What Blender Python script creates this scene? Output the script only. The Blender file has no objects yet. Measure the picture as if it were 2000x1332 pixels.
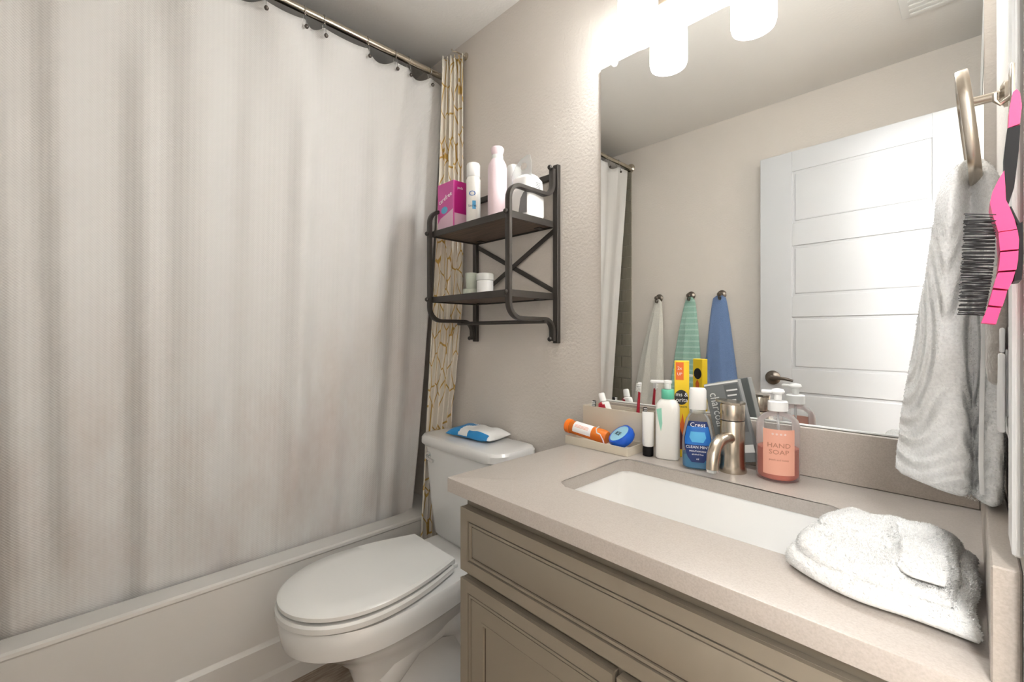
import bpy, bmesh, math, random
from mathutils import Vector, Matrix, noise
random.seed(7)
sc = bpy.context.scene
COL = sc.collection
PI = math.pi
# ------------------------------------------------------------------ camera, world, light, exposure
CAMX, CAMY, CAMZ, YAW, FPX, HOR = -.0123, -1.168, 1.185, math.radians(45.95), 867., 651.4
cd = bpy.data.cameras.new('camera'); cam = bpy.data.objects.new('camera', cd); COL.objects.link(cam)
cam.location = (CAMX, CAMY, CAMZ); cam.rotation_euler = (PI/2, 0, YAW)
cd.sensor_width = 36; cd.lens = FPX/2000*36; cd.shift_y = -(666-HOR)/2000; cd.clip_start = .01
sc.camera = cam
wd = bpy.data.worlds.new('world'); sc.world = wd; wd.use_nodes = True
wd.node_tree.nodes['Background'].inputs[0].default_value = (1, .97, .93, 1)
wd.node_tree.nodes['Background'].inputs[1].default_value = .6
vs = sc.view_settings
vs.view_transform = 'Standard'; vs.look = 'None'; vs.exposure = 0.97; vs.gamma = 1; vs.use_curve_mapping = False
BULB_E, HALL_W = 82.0, 100.0

def P(px, py, x=None, y=None, z=None):
    """point on a known plane seen at a photo pixel"""
    s, c = math.sin(YAW), math.cos(YAW)
    u, v = (px-1000)/FPX, (HOR-py)/FPX
    d = (-s+u*c, c+u*s, v)
    if x is not None: w = (x-CAMX)/d[0]
    elif y is not None: w = (y-CAMY)/d[1]
    else: w = (z-CAMZ)/d[2]
    return Vector((CAMX+d[0]*w, CAMY+d[1]*w, CAMZ+d[2]*w))

# ------------------------------------------------------------------ materials
def srgb(r, g, b):
    f = lambda v: (v/255/12.92) if v/255 <= .04045 else ((v/255+.055)/1.055)**2.4
    return (f(r), f(g), f(b), 1)
class NT:
    def __init__(s, name):
        s.m = bpy.data.materials.new(name); s.m.use_nodes = True
        s.t = s.m.node_tree; s.b = s.t.nodes['Principled BSDF']; s.out = s.t.nodes['Material Output']
    def n(s, typ, **k):
        nd = s.t.nodes.new(typ)
        for a, v in k.items(): setattr(nd, a, v)
        return nd
    def l(s, a, b): s.t.links.new(a, b)
    def math(s, op, a, b=None, c=None):
        nd = s.n('ShaderNodeMath', operation=op)
        for i, v in enumerate((a, b, c)):
            if v is None: continue
            if isinstance(v, (int, float)): nd.inputs[i].default_value = v
            else: s.l(v, nd.inputs[i])
        return nd.outputs[0]
    def coord(s, which='Object'): return s.n('ShaderNodeTexCoord').outputs[which]
    def noise(s, scale, detail=3, vec=None, rough=.5):
        nd = s.n('ShaderNodeTexNoise'); nd.inputs['Scale'].default_value = scale; nd.inputs['Detail'].default_value = detail
        nd.inputs['Roughness'].default_value = rough
        s.l(vec if vec else s.coord(), nd.inputs['Vector']); return nd.outputs['Fac']
    def ramp(s, fac, stops):
        nd = s.n('ShaderNodeValToRGB'); e = nd.color_ramp.elements
        while len(e) < len(stops): e.new(.5)
        for el, (p, c) in zip(e, stops): el.position = p; el.color = c
        s.l(fac, nd.inputs[0]); return nd.outputs[0]
    def mix(s, fac, a, b):
        nd = s.n('ShaderNodeMix', data_type='RGBA')
        for i, v in ((0, fac), (6, a), (7, b)):
            if isinstance(v, (int, float)): nd.inputs[i].default_value = v
            elif isinstance(v, tuple): nd.inputs[i].default_value = v
            else: s.l(v, nd.inputs[i])
        return nd.outputs[2]
    def bump(s, h, strength=.2, dist=.002):
        nd = s.n('ShaderNodeBump'); nd.inputs['Strength'].default_value = strength; nd.inputs['Distance'].default_value = dist
        s.l(h, nd.inputs['Height']); s.l(nd.outputs[0], s.b.inputs['Normal'])
    def set(s, **k):
        for a, v in k.items(): s.b.inputs[a.replace('_', ' ')].default_value = v
MT = {}
def mat(name, col, rough=.5, metal=0, nscale=None, nstr=.15, var=0, vscale=8, coat=0, **k):
    t = NT(name); t.set(Roughness=rough, Metallic=metal); t.b.inputs['Base Color'].default_value = col
    if coat: t.b.inputs['Coat Weight'].default_value = coat; t.b.inputs['Coat Roughness'].default_value = .08
    if var:
        d = tuple(v*(1-var) for v in col[:3])+(1,); e = tuple(min(1, v*(1+var)) for v in col[:3])+(1,)
        t.l(t.ramp(t.noise(vscale, 4), [(.3, d), (.7, e)]), t.b.inputs['Base Color'])
    if nscale: t.bump(t.noise(nscale, 2), nstr, .002)
    t.set(**k); MT[name] = t.m; return t.m
wall_c = srgb(214, 207, 199)
mat('wall_paint', wall_c, .6, nscale=110, nstr=.7)
mat('ceiling_paint', srgb(226, 223, 218), .7, nscale=110, nstr=.3)
mat('trim_white', srgb(236, 236, 234), .35)
mat('door_white', srgb(198, 200, 203), .4)
mat('porcelain', srgb(230, 230, 228), .12, coat=.5)
mat('sink_white', srgb(248, 247, 244), .12, coat=.4)
mat('seat_plastic', srgb(230, 230, 227), .22)
mat('acrylic', srgb(222, 220, 216), .2)
mat('cabinet_paint', srgb(136, 127, 113), .42)
mat('cabinet_groove', srgb(78, 68, 56), .55)  # darker brown for the grooves of the cabinet fronts
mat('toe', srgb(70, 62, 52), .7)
mat('nickel', srgb(196, 186, 172), .26, 1, var=.05, vscale=30)
mat('dark_nickel', srgb(120, 112, 104), .3, 1)
mat('hook_bead', srgb(92, 86, 80), .35, .6)
mat('rod_metal', srgb(205, 196, 180), .2, 1)
mat('chrome', srgb(220, 220, 220), .08, 1)
mat('black_metal', srgb(62, 58, 54), .45, .3)
mat('white_plastic', srgb(238, 238, 236), .35)
mat('offwhite_plastic', srgb(225, 226, 222), .4)
mat('black_plastic', srgb(16, 15, 16), .5, Specular_IOR_Level=.2)
mat('dark_print', srgb(30, 28, 30), .5)
mat('white_print', srgb(245, 245, 245), .5)
mat('hall_floor', srgb(150, 130, 110), .6)
mat('rubber_white', srgb(228, 228, 224), .5)

def mk_counter():
    t = NT('quartz'); v = t.noise(420, 2)
    t.l(t.ramp(v, [(.3, srgb(174, 166, 158)), (.5, srgb(181, 173, 165)), (.72, srgb(186, 179, 172))]), t.b.inputs['Base Color'])
    t.set(Roughness=.32); MT['quartz'] = t.m
mk_counter()
def mk_splash():
    t = NT('quartz_splash'); v = t.noise(420, 2)
    t.l(t.ramp(v, [(.3, srgb(168, 159, 149)), (.5, srgb(175, 166, 156)), (.72, srgb(181, 173, 164))]), t.b.inputs['Base Color'])
    t.set(Roughness=.35); MT['quartz_splash'] = t.m
mk_splash()
def mk_wood(name, a, b, rough=.55, axis=(2, 40, 40)):
    t = NT(name); mp = t.n('ShaderNodeMapping'); mp.inputs['Scale'].default_value = axis; t.l(t.coord(), mp.inputs[0])
    f = t.noise(3, 6, mp.outputs[0], .65)
    t.l(t.ramp(f, [(.3, a), (.7, b)]), t.b.inputs['Base Color']); t.set(Roughness=rough); t.bump(f, .15); MT[name] = t.m
mk_wood('shelf_board', srgb(70, 58, 50), srgb(122, 104, 90))
mk_wood('floor_plank', srgb(120, 100, 84), srgb(196, 180, 162), .5, (40, 3, 40))
def mk_tile():
    t = NT('shower_tile'); t.l(t.ramp(t.noise(6, 3), [(.3, srgb(128, 122, 108)), (.7, srgb(146, 140, 125))]), t.b.inputs['Base Color'])
    t.set(Roughness=.25); MT['shower_tile'] = t.m
mk_tile(); mat('grout', srgb(170, 165, 152), .8)
def mk_curtain():
    t = NT('waffle_cloth'); sp = t.n('ShaderNodeSeparateXYZ'); t.l(t.coord(), sp.inputs[0])
    w = 2*PI/.0075
    h = t.math('MULTIPLY', t.math('SINE', t.math('MULTIPLY', sp.outputs[1], w)), t.math('SINE', t.math('MULTIPLY', sp.outputs[2], w)))
    h = t.math('ADD', h, t.math('MULTIPLY', t.math('SINE', t.math('MULTIPLY', sp.outputs[1], w/2)), .6))
    # soap and dye stains low down on the cloth
    low = t.n('ShaderNodeMapRange'); low.inputs[1].default_value = .98; low.inputs[2].default_value = .45; t.l(sp.outputs[2], low.inputs[0])
    mp = t.n('ShaderNodeMapping'); mp.inputs['Scale'].default_value = (1, 3.4, 1.2); t.l(t.coord(), mp.inputs[0])
    st = t.ramp(t.noise(1.7, 5, mp.outputs[0], .62), [(.42, (0, 0, 0, 1)), (.8, (.62, .62, .62, 1))])
    rightw = t.n('ShaderNodeMapRange'); rightw.inputs[1].default_value = -1.3; rightw.inputs[2].default_value = -.45
    rightw.inputs[3].default_value = .35; t.l(sp.outputs[1], rightw.inputs[0])
    f = t.math('MULTIPLY', t.math('MULTIPLY', st, low.outputs[0]), rightw.outputs[0])
    tone = t.ramp(t.noise(2.2, 3), [(.35, srgb(186, 166, 150)), (.65, srgb(192, 172, 168))])
    t.l(t.mix(f, srgb(220, 219, 217), tone), t.b.inputs['Base Color'])
    t.set(Roughness=.85); t.b.inputs['Sheen Weight'].default_value = .15; t.bump(h, .35, .0008); MT['waffle_cloth'] = t.m
mk_curtain()
def mk_gold():
    t = NT('gold_print_cloth'); mp = t.n('ShaderNodeMapping'); mp.inputs['Scale'].default_value = (1, 1, 1); t.l(t.coord('UV'), mp.inputs[0])
    vo = t.n('ShaderNodeTexVoronoi', feature='DISTANCE_TO_EDGE'); vo.inputs['Scale'].default_value = 9; t.l(mp.outputs[0], vo.inputs['Vector'])
    f = t.ramp(vo.outputs['Distance'], [(.022, (1, 1, 1, 1)), (.036, (0, 0, 0, 1))])
    t.l(t.mix(f, srgb(240, 233, 221), srgb(203, 166, 88)), t.b.inputs['Base Color']); t.set(Roughness=.7); MT['gold_print_cloth'] = t.m
mk_gold()
def mk_terry(name, col, scale=260, st=.8, dist=.004, stripe=None, rings=None, var=.06):
    t = NT(name); d = tuple(v*(1-var*2) for v in col[:3])+(1,)
    n1 = t.noise(scale, 3); base = t.ramp(n1, [(.3, d), (.6, col)])
    h = n1
    if stripe:
        sp = t.n('ShaderNodeSeparateXYZ'); t.l(t.coord(), sp.inputs[0])
        w = t.math('SINE', t.math('MULTIPLY', sp.outputs[2], 2*PI/.035))
        base = t.mix(t.ramp(w, [(.55, (0, 0, 0, 1)), (.65, (1, 1, 1, 1))]), base, stripe)
    if rings:
        wv = t.n('ShaderNodeTexWave', wave_type='RINGS', rings_direction='X'); wv.inputs['Scale'].default_value = rings
        wv.inputs['Distortion'].default_value = 1.2; wv.inputs['Detail'].default_value = 0
        mp = t.n('ShaderNodeMapping'); mp.inputs['Location'].default_value = (0, -.02, -.17); mp.inputs['Scale'].default_value = (1, 1.5, .8); t.l(t.coord(), mp.inputs[0]); t.l(mp.outputs[0], wv.inputs['Vector'])
        sz = t.n('ShaderNodeSeparateXYZ'); t.l(t.coord(), sz.inputs[0]); fd = t.n('ShaderNodeMapRange'); fd.inputs[1].default_value = .36; fd.inputs[2].default_value = .22; t.l(sz.outputs[2], fd.inputs[0])
        h = t.math('ADD', t.math('MULTIPLY', n1, .25), t.math('MULTIPLY', wv.outputs['Fac'], fd.outputs[0]))
    t.l(base, t.b.inputs['Base Color']); t.set(Roughness=.95); t.b.inputs['Sheen Weight'].default_value = .3
    t.bump(h, st, dist); MT[name] = t.m
mk_terry('terry_white', srgb(230, 229, 226), 200, .5, .004); mat('terry_loop', srgb(238, 237, 234), .95)
mk_terry('terry_carved', srgb(250, 250, 248), 300, .9, .008, rings=14)
mk_terry('terry_cream', srgb(222, 220, 212))
mk_terry('terry_green', srgb(150, 190, 175), stripe=srgb(170, 203, 191))
mk_terry('terry_blue', srgb(108, 134, 178))
mk_terry('plush_grey', srgb(178, 172, 164), 90, 1, .006)
def mk_mirror():
    t = NT('mirror_glass'); t.set(Metallic=1, Roughness=.0); t.b.inputs['Base Color'].default_value = (.955, .965, .955, 1); MT['mirror_glass'] = t.m
mk_mirror()
def clear(name, col=(1, 1, 1, 1), gloss=.12, rough=.03, opac=0.0):
    """thin clear plastic or glass: transparent with a glossy film"""
    t = NT(name); tr = t.n('ShaderNodeBsdfTransparent'); tr.inputs[0].default_value = col
    t.set(Roughness=rough); t.b.inputs['Base Color'].default_value = col
    mx = t.n('ShaderNodeMixShader')
    fr = t.n('ShaderNodeFresnel'); fr.inputs[0].default_value = 1.45
    f = t.math('ADD', t.math('MULTIPLY', fr.outputs[0], .8), opac+gloss*.3)
    t.l(f, mx.inputs[0]); t.l(tr.outputs[0], mx.inputs[1]); t.l(t.b.outputs[0], mx.inputs[2]); t.l(mx.outputs[0], t.out.inputs[0]); MT[name] = t.m
clear('clear_plastic', (.97, .98, .98, 1)); clear('clear_bag', (.95, .96, .96, 1), opac=.22)
clear('coral_soap', srgb(250, 150, 125), opac=.55); clear('blue_rinse', srgb(60, 160, 210), opac=.55); clear('amber_clear', srgb(250, 140, 50), opac=.6)
clear('shade_glass', (.98, .98, .97, 1), opac=.02)
def emis(name, col, st):
    t = NT(name); t.b.inputs['Base Color'].default_value = col; t.b.inputs['Emission Color'].default_value = col; t.b.inputs['Emission Strength'].default_value = st; MT[name] = t.m
emis('bulb_glow', (.97, .985, 1, 1), BULB_E)
emis('hall_fill_glow', (1, .95, .88, 1), 6)
for nm, c, r in [('pink_card', (206, 84, 160), .4), ('magenta_card', (186, 22, 128), .4), ('pale_pink_card', (226, 190, 208), .4), ('teal_print', (96, 176, 214), .5),
                 ('mint_plastic', (104, 200, 168), .35), ('mint_print', (150, 212, 190), .45), ('cream_plastic', (244, 243, 238), .35), ('lilac_plastic', (150, 146, 166), .4),
                 ('blush_plastic', (238, 218, 224), .35), ('yellow_card', (250, 212, 30), .45), ('orange_card', (232, 108, 30), .45), ('brown_print', (76, 20, 30), .5),
                 ('blue_label', (30, 110, 196), .35), ('navy_label', (18, 46, 104), .4), ('sky_label', (86, 176, 226), .4), ('grey_card', (120, 124, 125), .45),
                 ('grey_card_dark', (96, 100, 101), .45), ('silver_print', (226, 228, 226), .4), ('peach_label', (228, 168, 146), .5), ('tan_print', (180, 124, 100), .6),
                 ('beige_plastic', (212, 203, 186), .4), ('orange_plastic', (240, 122, 30), .3), ('red_print', (176, 24, 48), .4), ('blue_plastic', (22, 92, 206), .3),
                 ('ice_print', (150, 200, 220), .4), ('pink_rubber', (222, 46, 112), .45), ('pack_blue', (40, 140, 204), .35), ('pack_white', (240, 240, 238), .4),
                 ('grey_swoosh', (128, 128, 130), .5), ('sage_jar', (214, 222, 208), .4), ('vent_white', (222, 221, 217), .5), ('rubber_black', (22, 22, 24), .5), ('seam_grey', (150, 146, 140), .6)]:
    mat(nm, srgb(*c), r)

# ------------------------------------------------------------------ mesh helpers
def link(name, me, m=None, parent=None):
    o = bpy.data.objects.new(name, me); COL.objects.link(o)
    if me is not None and m is not None:
        for q in (m if isinstance(m, (list, tuple)) else [m]): me.materials.append(MT[q] if isinstance(q, str) else q)
    if parent is not None: o.parent = parent
    return o
def tag(o, label=None, cat=None, group=None, kind=None):
    for k, v in (('label', label), ('category', cat), ('group', group), ('kind', kind)):
        if v: o[k] = v
    return o
def thing(name, label, cat, loc=(0, 0, 0), rz=0, group=None, rx=0, ry=0):
    o = bpy.data.objects.new(name, None); COL.objects.link(o); o.empty_display_size = .02
    o.location = loc; o.rotation_euler = (rx, ry, rz); return tag(o, label, cat, group)
def obj(name, bm, m, parent=None, smooth=True, ang=38):
    me = bpy.data.meshes.new(name); bmesh.ops.recalc_face_normals(bm, faces=bm.faces[:]); bm.to_mesh(me); bm.free()
    if smooth:
        me.polygons.foreach_set('use_smooth', [True]*len(me.polygons)); me.set_sharp_from_angle(angle=math.radians(ang))
    return link(name, me, m, parent)
def box(x0, x1, y0, y1, z0, z1, bev=0, seg=2, bm=None):
    b = bmesh.new()
    bmesh.ops.create_cube(b, size=1)
    for v in b.verts: v.co = Vector(((x0+x1)/2+v.co.x*(x1-x0), (y0+y1)/2+v.co.y*(y1-y0), (z0+z1)/2+v.co.z*(z1-z0)))
    if bev: bmesh.ops.bevel(b, geom=b.edges[:], offset=bev, segments=seg, profile=.5, affect='EDGES', clamp_overlap=True)
    return join(bm, b)
def join(bm, b):
    if bm is None: return b
    me = bpy.data.meshes.new('tmp'); b.to_mesh(me); b.free(); bm.from_mesh(me); bpy.data.meshes.remove(me); return bm
def loft(rings, closed=True, cap=True, bm=None):
    b = bm or bmesh.new(); rows = [[b.verts.new(p) for p in r] for r in rings]; n = len(rows[0])
    for a, c in zip(rows, rows[1:]):
        for i in range(n if closed else n-1):
            j = (i+1) % n
            try: b.faces.new((a[i], a[j], c[j], c[i]))
            except ValueError: pass
    if cap and closed: b.faces.new(rows[0][::-1]); b.faces.new(rows[-1])
    return b
def lathe(prof, n=28, bm=None, cx=0, cy=0, cap=True, sx=1, sy=1):
    return loft([[(cx+r*sx*math.cos(2*PI*i/n), cy+r*sy*math.sin(2*PI*i/n), z) for i in range(n)] for r, z in prof], True, cap, bm)
def superring(hx, hy, z, e=4, n=40, cx=0, cy=0):
    out = []
    for i in range(n):
        t = 2*PI*i/n; c, s = math.cos(t), math.sin(t)
        out.append((cx+hx*math.copysign(abs(c)**(2/e), c), cy+hy*math.copysign(abs(s)**(2/e), s), z))
    return out
def tube(pts, r, n=10, bm=None, cap=True, closed=False, flat=None):
    pts = [Vector(p) for p in pts]; rings = []; up = None
    for i, p in enumerate(pts):
        if closed: d = (pts[(i+1) % len(pts)]-pts[i-1]).normalized()
        else: d = ((pts[min(i+1, len(pts)-1)]-pts[max(i-1, 0)])).normalized()
        if up is None: up = d.orthogonal().normalized()
        else: up = (up-d*up.dot(d)).normalized()
        if flat is not None: up = (Vector(flat)-d*Vector(flat).dot(d)).normalized()
        side = d.cross(up); rr = r[i] if isinstance(r, (list, tuple)) and not flat else r
        ra, rb = (rr, rr) if not flat else r
        if flat:   # flat bar: ra across flat axis, rb along side
            e = 6; ring = []
            for k in range(n):
                t = 2*PI*k/n; c, s = math.cos(t), math.sin(t)
                ring.append(p+up*ra*math.copysign(abs(c)**(2/e), c)+side*rb*math.copysign(abs(s)**(2/e), s))
            rings.append(ring)
        else: rings.append([p+(up*math.cos(2*PI*k/n)+side*math.sin(2*PI*k/n))*ra for k in range(n)])
    if closed: rings.append(rings[0]); 
    b = bm or bmesh.new()
    if closed:
        rows = [[b.verts.new(p) for p in q] for q in rings[:-1]]; m = len(rows)
        for a in range(m):
            for i in range(n): b.faces.new((rows[a][i], rows[a][(i+1) % n], rows[(a+1) % m][(i+1) % n], rows[(a+1) % m][i]))
        return b
    return loft(rings, True, cap, b)
def prism(poly, a, b_, axis='y', bm=None):
    """poly of 2-D points extruded along an axis from a to b_"""
    f = {'y': lambda p, t: (p[0], t, p[1]), 'x': lambda p, t: (t, p[0], p[1]), 'z': lambda p, t: (p[0], p[1], t)}[axis]
    return loft([[f(p, a) for p in poly], [f(p, b_) for p in poly]], True, True, bm)
def bevel_all(bm, off, seg=2, ang=30):
    es = [e for e in bm.edges if len(e.link_faces) == 2 and e.calc_face_angle(0) > math.radians(ang)]
    bmesh.ops.bevel(bm, geom=es, offset=off, segments=seg, profile=.5, affect='EDGES', clamp_overlap=True); return bm
def arc(c, r, a0, a1, n, f):
    return [f(c[0]+r*math.cos(a0+(a1-a0)*i/n), c[1]+r*math.sin(a0+(a1-a0)*i/n)) for i in range(n+1)]
def roundrect(x0, x1, y0, y1, r, n=6):
    pts = []
    for cx, cy, a in ((x1-r, y1-r, 0), (x0+r, y1-r, PI/2), (x0+r, y0+r, PI), (x1-r, y0+r, 1.5*PI)):
        pts += [(cx+r*math.cos(a+PI/2*i/n), cy+r*math.sin(a+PI/2*i/n)) for i in range(n+1)]
    return pts
def xf(bm, M):
    bmesh.ops.transform(bm, matrix=M, verts=bm.verts[:]); return bm
def text(parent, s, size, m, M, name='lettering', wrap=None, extr=.0002, align='CENTER', sx=1.0):
    """letters as thin geometry; local text plane x right, y up, then matrix M. wrap bends it about a vertical cylinder of that radius"""
    cu = bpy.data.curves.new(name, 'FONT'); cu.body = s; cu.size = size; cu.align_x = align; cu.align_y = 'CENTER'; cu.extrude = extr
    cu.resolution_u = 2
    to = bpy.data.objects.new('tmp', cu); COL.objects.link(to); dg = bpy.context.evaluated_depsgraph_get(); dg.update()
    me = bpy.data.meshes.new_from_object(to.evaluated_get(dg)); bpy.data.objects.remove(to); bpy.data.curves.remove(cu)
    for v in me.vertices:
        x, y, z = v.co.x*sx, v.co.y, v.co.z
        if wrap: a = x/wrap; v.co = ((wrap+z)*math.sin(a), -(wrap+z)*math.cos(a), y)     # faces -y
        else: v.co = (x, -z, y)                                                         # upright, faces -y
    me.transform(M); me.materials.clear(); me.name = name
    return link(name, me, m, parent)
T = Matrix.Translation
def R(a, ax): return Matrix.Rotation(a, 4, ax)
def struct(name, bm, m, parent=None, smooth=False):
    o = obj(name, bm, m, parent, smooth)
    if parent is None: o['kind'] = 'structure'
    return o
def copy_tree(o, parent=None):
    c = o.copy(); COL.objects.link(c); c.parent = parent
    for ch in o.children: copy_tree(ch, c)
    return c

# ------------------------------------------------------------------ the room
WX, WL, WF, CEIL, C = .0195, -2.40, -1.526, 2.424, .87
TUBX = -1.63
DJ0, DJ1, DH = -.585, -1.405, 2.115            # doorway in the right wall
struct('wall_back', box(WL-.1, WX+.12, 0, .1, 0, CEIL), 'wall_paint')
struct('wall_left', box(WL-.1, WL, WF, 0, 0, CEIL), 'shower_tile')
wf = struct('wall_front', box(WL-.1, WX+.12, WF-.1, WF, 0, CEIL), 'wall_paint')
wr = bmesh.new()
box(WX, WX+.12, DJ0, 0, 0, CEIL, bm=wr); box(WX, WX+.12, WF, DJ1, 0, CEIL, bm=wr); box(WX, WX+.12, DJ1, DJ0, DH, CEIL, bm=wr)
struct('wall_right', wr, 'wall_paint')
cb = box(WL-.1, WX+.12, WF-.1, .1, CEIL, CEIL+.08); box(WX+.12, 1.4, -3.1, 1.1, CEIL, CEIL+.08, bm=cb); struct('ceiling', cb, 'ceiling_paint')
fb = box(WL-.1, WX+.12, WF-.1, .1, -.06, -.004); box(WX+.12, 1.4, -3.1, 1.1, -.06, -.004, bm=fb); fl = struct('floor', fb, 'hall_floor')
pk = box(0, .148, 0, .758, -.004, 0, .001, 1); pm = obj('plank', pk, 'floor_plank', fl, False)
first = True
for i in range(11):
    for j in range(-1, 2):
        x, y = -1.63+i*.15, WF+j*.76+(.38 if i % 2 else 0)
        y0, y1 = max(y, WF+.001), min(y+.758, -.002)
        if y1-y0 < .05: continue
        if first: o = pm; first = False
        else: o = bpy.data.objects.new('plank', pm.data); COL.objects.link(o); o.parent = fl
        o.location = (x, y0, 0); o.scale = (1, (y1-y0)/.758, 1)
# hall outside the doorway
struct('wall_hall', box(1.3, 1.4, -3.0, 1.0, 0, CEIL), 'wall_paint')
hl = bmesh.new(); box(WX+.12, 1.3, 1.0, 1.1, 0, CEIL, bm=hl); box(WX+.12, 1.3, -3.1, -3.0, 0, CEIL, bm=hl)
box(WX, WX+.12, .1, 1.0, 0, CEIL, bm=hl); box(WX, WX+.12, -3.0, WF-.1, 0, CEIL, bm=hl)
struct('wall_hall_ends', hl, 'wall_paint')
# door casing around the opening
tr = bmesh.new(); box(WX-.0065, WX, DJ0+.006, DJ0+.064, C+.118, DH+.06, .002, 1, tr); box(WX-.0065, WX, DJ1-.055, DJ1-.0, 0, DH+.06, .002, 1, tr)
box(WX-.0065, WX, DJ1-.0, DJ0+.006, DH, DH+.06, .002, 1, tr); box(WX, WX+.12, DJ0-.012, DJ0-.001, 0, DH-.001, bm=tr); box(WX, WX+.12, DJ1-.004, DJ0-.012, DH-.012, DH-.001, bm=tr)
struct('trim_1', tr, 'trim_white')
bb = box(-1.60, -.83, -.012, -.0005, 0, .085, .003, 1); struct('baseboard_back', bb, 'trim_white')
bb = box(-1.60, WX-.001, WF+.0005, WF+.012, 0, .085, .003, 1); struct('baseboard_front', bb, 'trim_white')
# shower tiles on the end wall of the alcove
tm = None; TW, TH = .152, .0757
struct_g = obj('grout_bed', box(WL+.001, -1.612, WF+.0002, WF+.004, .42, 2.30), 'grout', wf, False)
r = 0; z = .425
while z < 2.28:
    x1 = -1.614
    while x1 > WL+.02:
        wdt = TW if not (x1 > -1.615 and r % 2) else TW/2
        x0 = max(WL+.002, x1-wdt+.003)
        if tm is None: tm = box(0, 1, 0, .009, 0, TH-.003, .0015, 1); o = obj('tile', tm, 'shower_tile', wf, False); tm = o.data
        else: o = bpy.data.objects.new('tile', tm); COL.objects.link(o); o.parent = wf
        o.location = (x0, WF+.001, z); o.scale = (x1-x0, 1, 1)
        x1 = x0-.003
    z += TH; r += 1

# ------------------------------------------------------------------ mirror
MX0, MX1, MZ0, MZ1 = -.814, .004, C+.113, 2.006
mi = thing('wall_mirror', 'large frameless rectangular mirror on the wall above the vanity', 'mirror', ((MX0+MX1)/2, -.001, MZ0))
hw = (MX1-MX0)/2
obj('glass', box(-hw, hw, -.006, -.0012, 0, MZ1-MZ0), 'mirror_glass', mi, False)
obj('backing', box(-hw+.0005, hw-.0005, -.0011, 0, .0005, MZ1-MZ0-.0005), 'seam_grey', mi, False)
obj('bottom_channel', box(-hw, hw, -.009, 0, -.004, -.0002, .0006, 1), 'trim_white', mi, False)
for cx_ in (-hw+.05, hw-.06):
    obj('clip', xf(lathe([(.002, 0), (.009, .001), (.010, .004), (.006, .008), (.0015, .010)], 14), T((cx_, -.005, MZ1-MZ0))@R(PI/2, 'X')), 'clear_bag', mi)

# ------------------------------------------------------------------ vanity light
vl = thing('vanity_light', 'three-lamp vanity light with clear glass cylinder shades above the mirror', 'light fixture', (-.404, 0, 2.06))
obj('backplate', box(-.30, .30, -.022, -.001, .03, .13, .008), 'nickel', vl)
for dx in (-.232, 0, .232):
    a = obj('arm', tube([(dx, -.02, .08), (dx, -.06, .085), (dx, -.088, .075), (dx, -.095, .055), (dx, -.095, .045)], .008, 10), 'nickel', vl)
    h = obj('socket_cup', lathe([(.004, .052), (.014, .05), (.017, .042), (.017, .02), (.012, .018)], 24, cx=dx, cy=-.095), 'nickel', vl)
    sh = obj('glass_shade', lathe([(.051, .04), (.053, .0), (.053, -.075), (.050, -.084), (.046, -.085), (.048, -.078), (.049, -.07), (.049, .036)], 32, cx=dx, cy=-.095, cap=False), 'shade_glass', vl)
    for q in range(3): obj('spoke', tube([(dx+.016*math.cos(q*2.094), -.095+.016*math.sin(q*2.094), .036), (dx+.05*math.cos(q*2.094), -.095+.05*math.sin(q*2.094), .036)], .002, 8), 'nickel', vl)
    b = obj('bulb', lathe([(.012, .018), (.013, .002), (.024, -.02), (.030, -.04), (.029, -.055), (.02, -.068), (.003, -.073)], 20, cx=dx, cy=-.095), 'bulb_glow', vl)
# two unseen hall lamps, added to send soft fill light through the doorway
for (lx, ly, k, lbl) in ((.45, -2.25, .60, 'added white dome fill lamp on the unseen hall ceiling past the door hinge side'), (.95, .65, .75, 'added white dome fill lamp on the unseen hall ceiling past the vanity side')):
    hp = thing('fill_lamp', lbl, 'lamp', (lx, ly, CEIL))
    obj('base_ring', lathe([(.15, -.0005), (.16, -.01), (.15, -.03)], 32), 'nickel', hp)
    obj('dome', lathe([(.145, -.0305), (.13, -.06), (.08, -.085), (.01, -.095)], 32), 'hall_fill_glow', hp)
    ld = bpy.data.lights.new('hall_fill', 'POINT'); ld.energy = HALL_W*k; ld.color = (.96, .98, 1); ld.shadow_soft_size = .16
    lo = bpy.data.objects.new('hall_fill', ld); COL.objects.link(lo); lo.parent = hp; lo.location = (0, 0, -.28)
# exhaust vent
ve = thing('exhaust_vent', 'square white exhaust fan grille on the bathroom ceiling', 'vent', (-.095, -1.035, CEIL))
obj('frame', box(-.105, .105, -.12, .12, -.016, -.0005, .006), 'vent_white', ve)
for k in range(7): obj('slat', box(-.08, .08, -.09+k*.03-.006, -.09+k*.03+.006, -.02, -.0162, .001, 1), 'vent_white', ve)

# ------------------------------------------------------------------ open door seen in the mirror
dr = thing('door_1', 'white five-panel door', 'door', (.012, -1.392, .012), 0); del dr['label']; del dr['category']; dr['kind'] = 'structure'
dr.rotation_euler = (0, 0, PI+math.atan(.062)); DWd, DHt, DTh = .80, 2.09, .035
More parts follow.
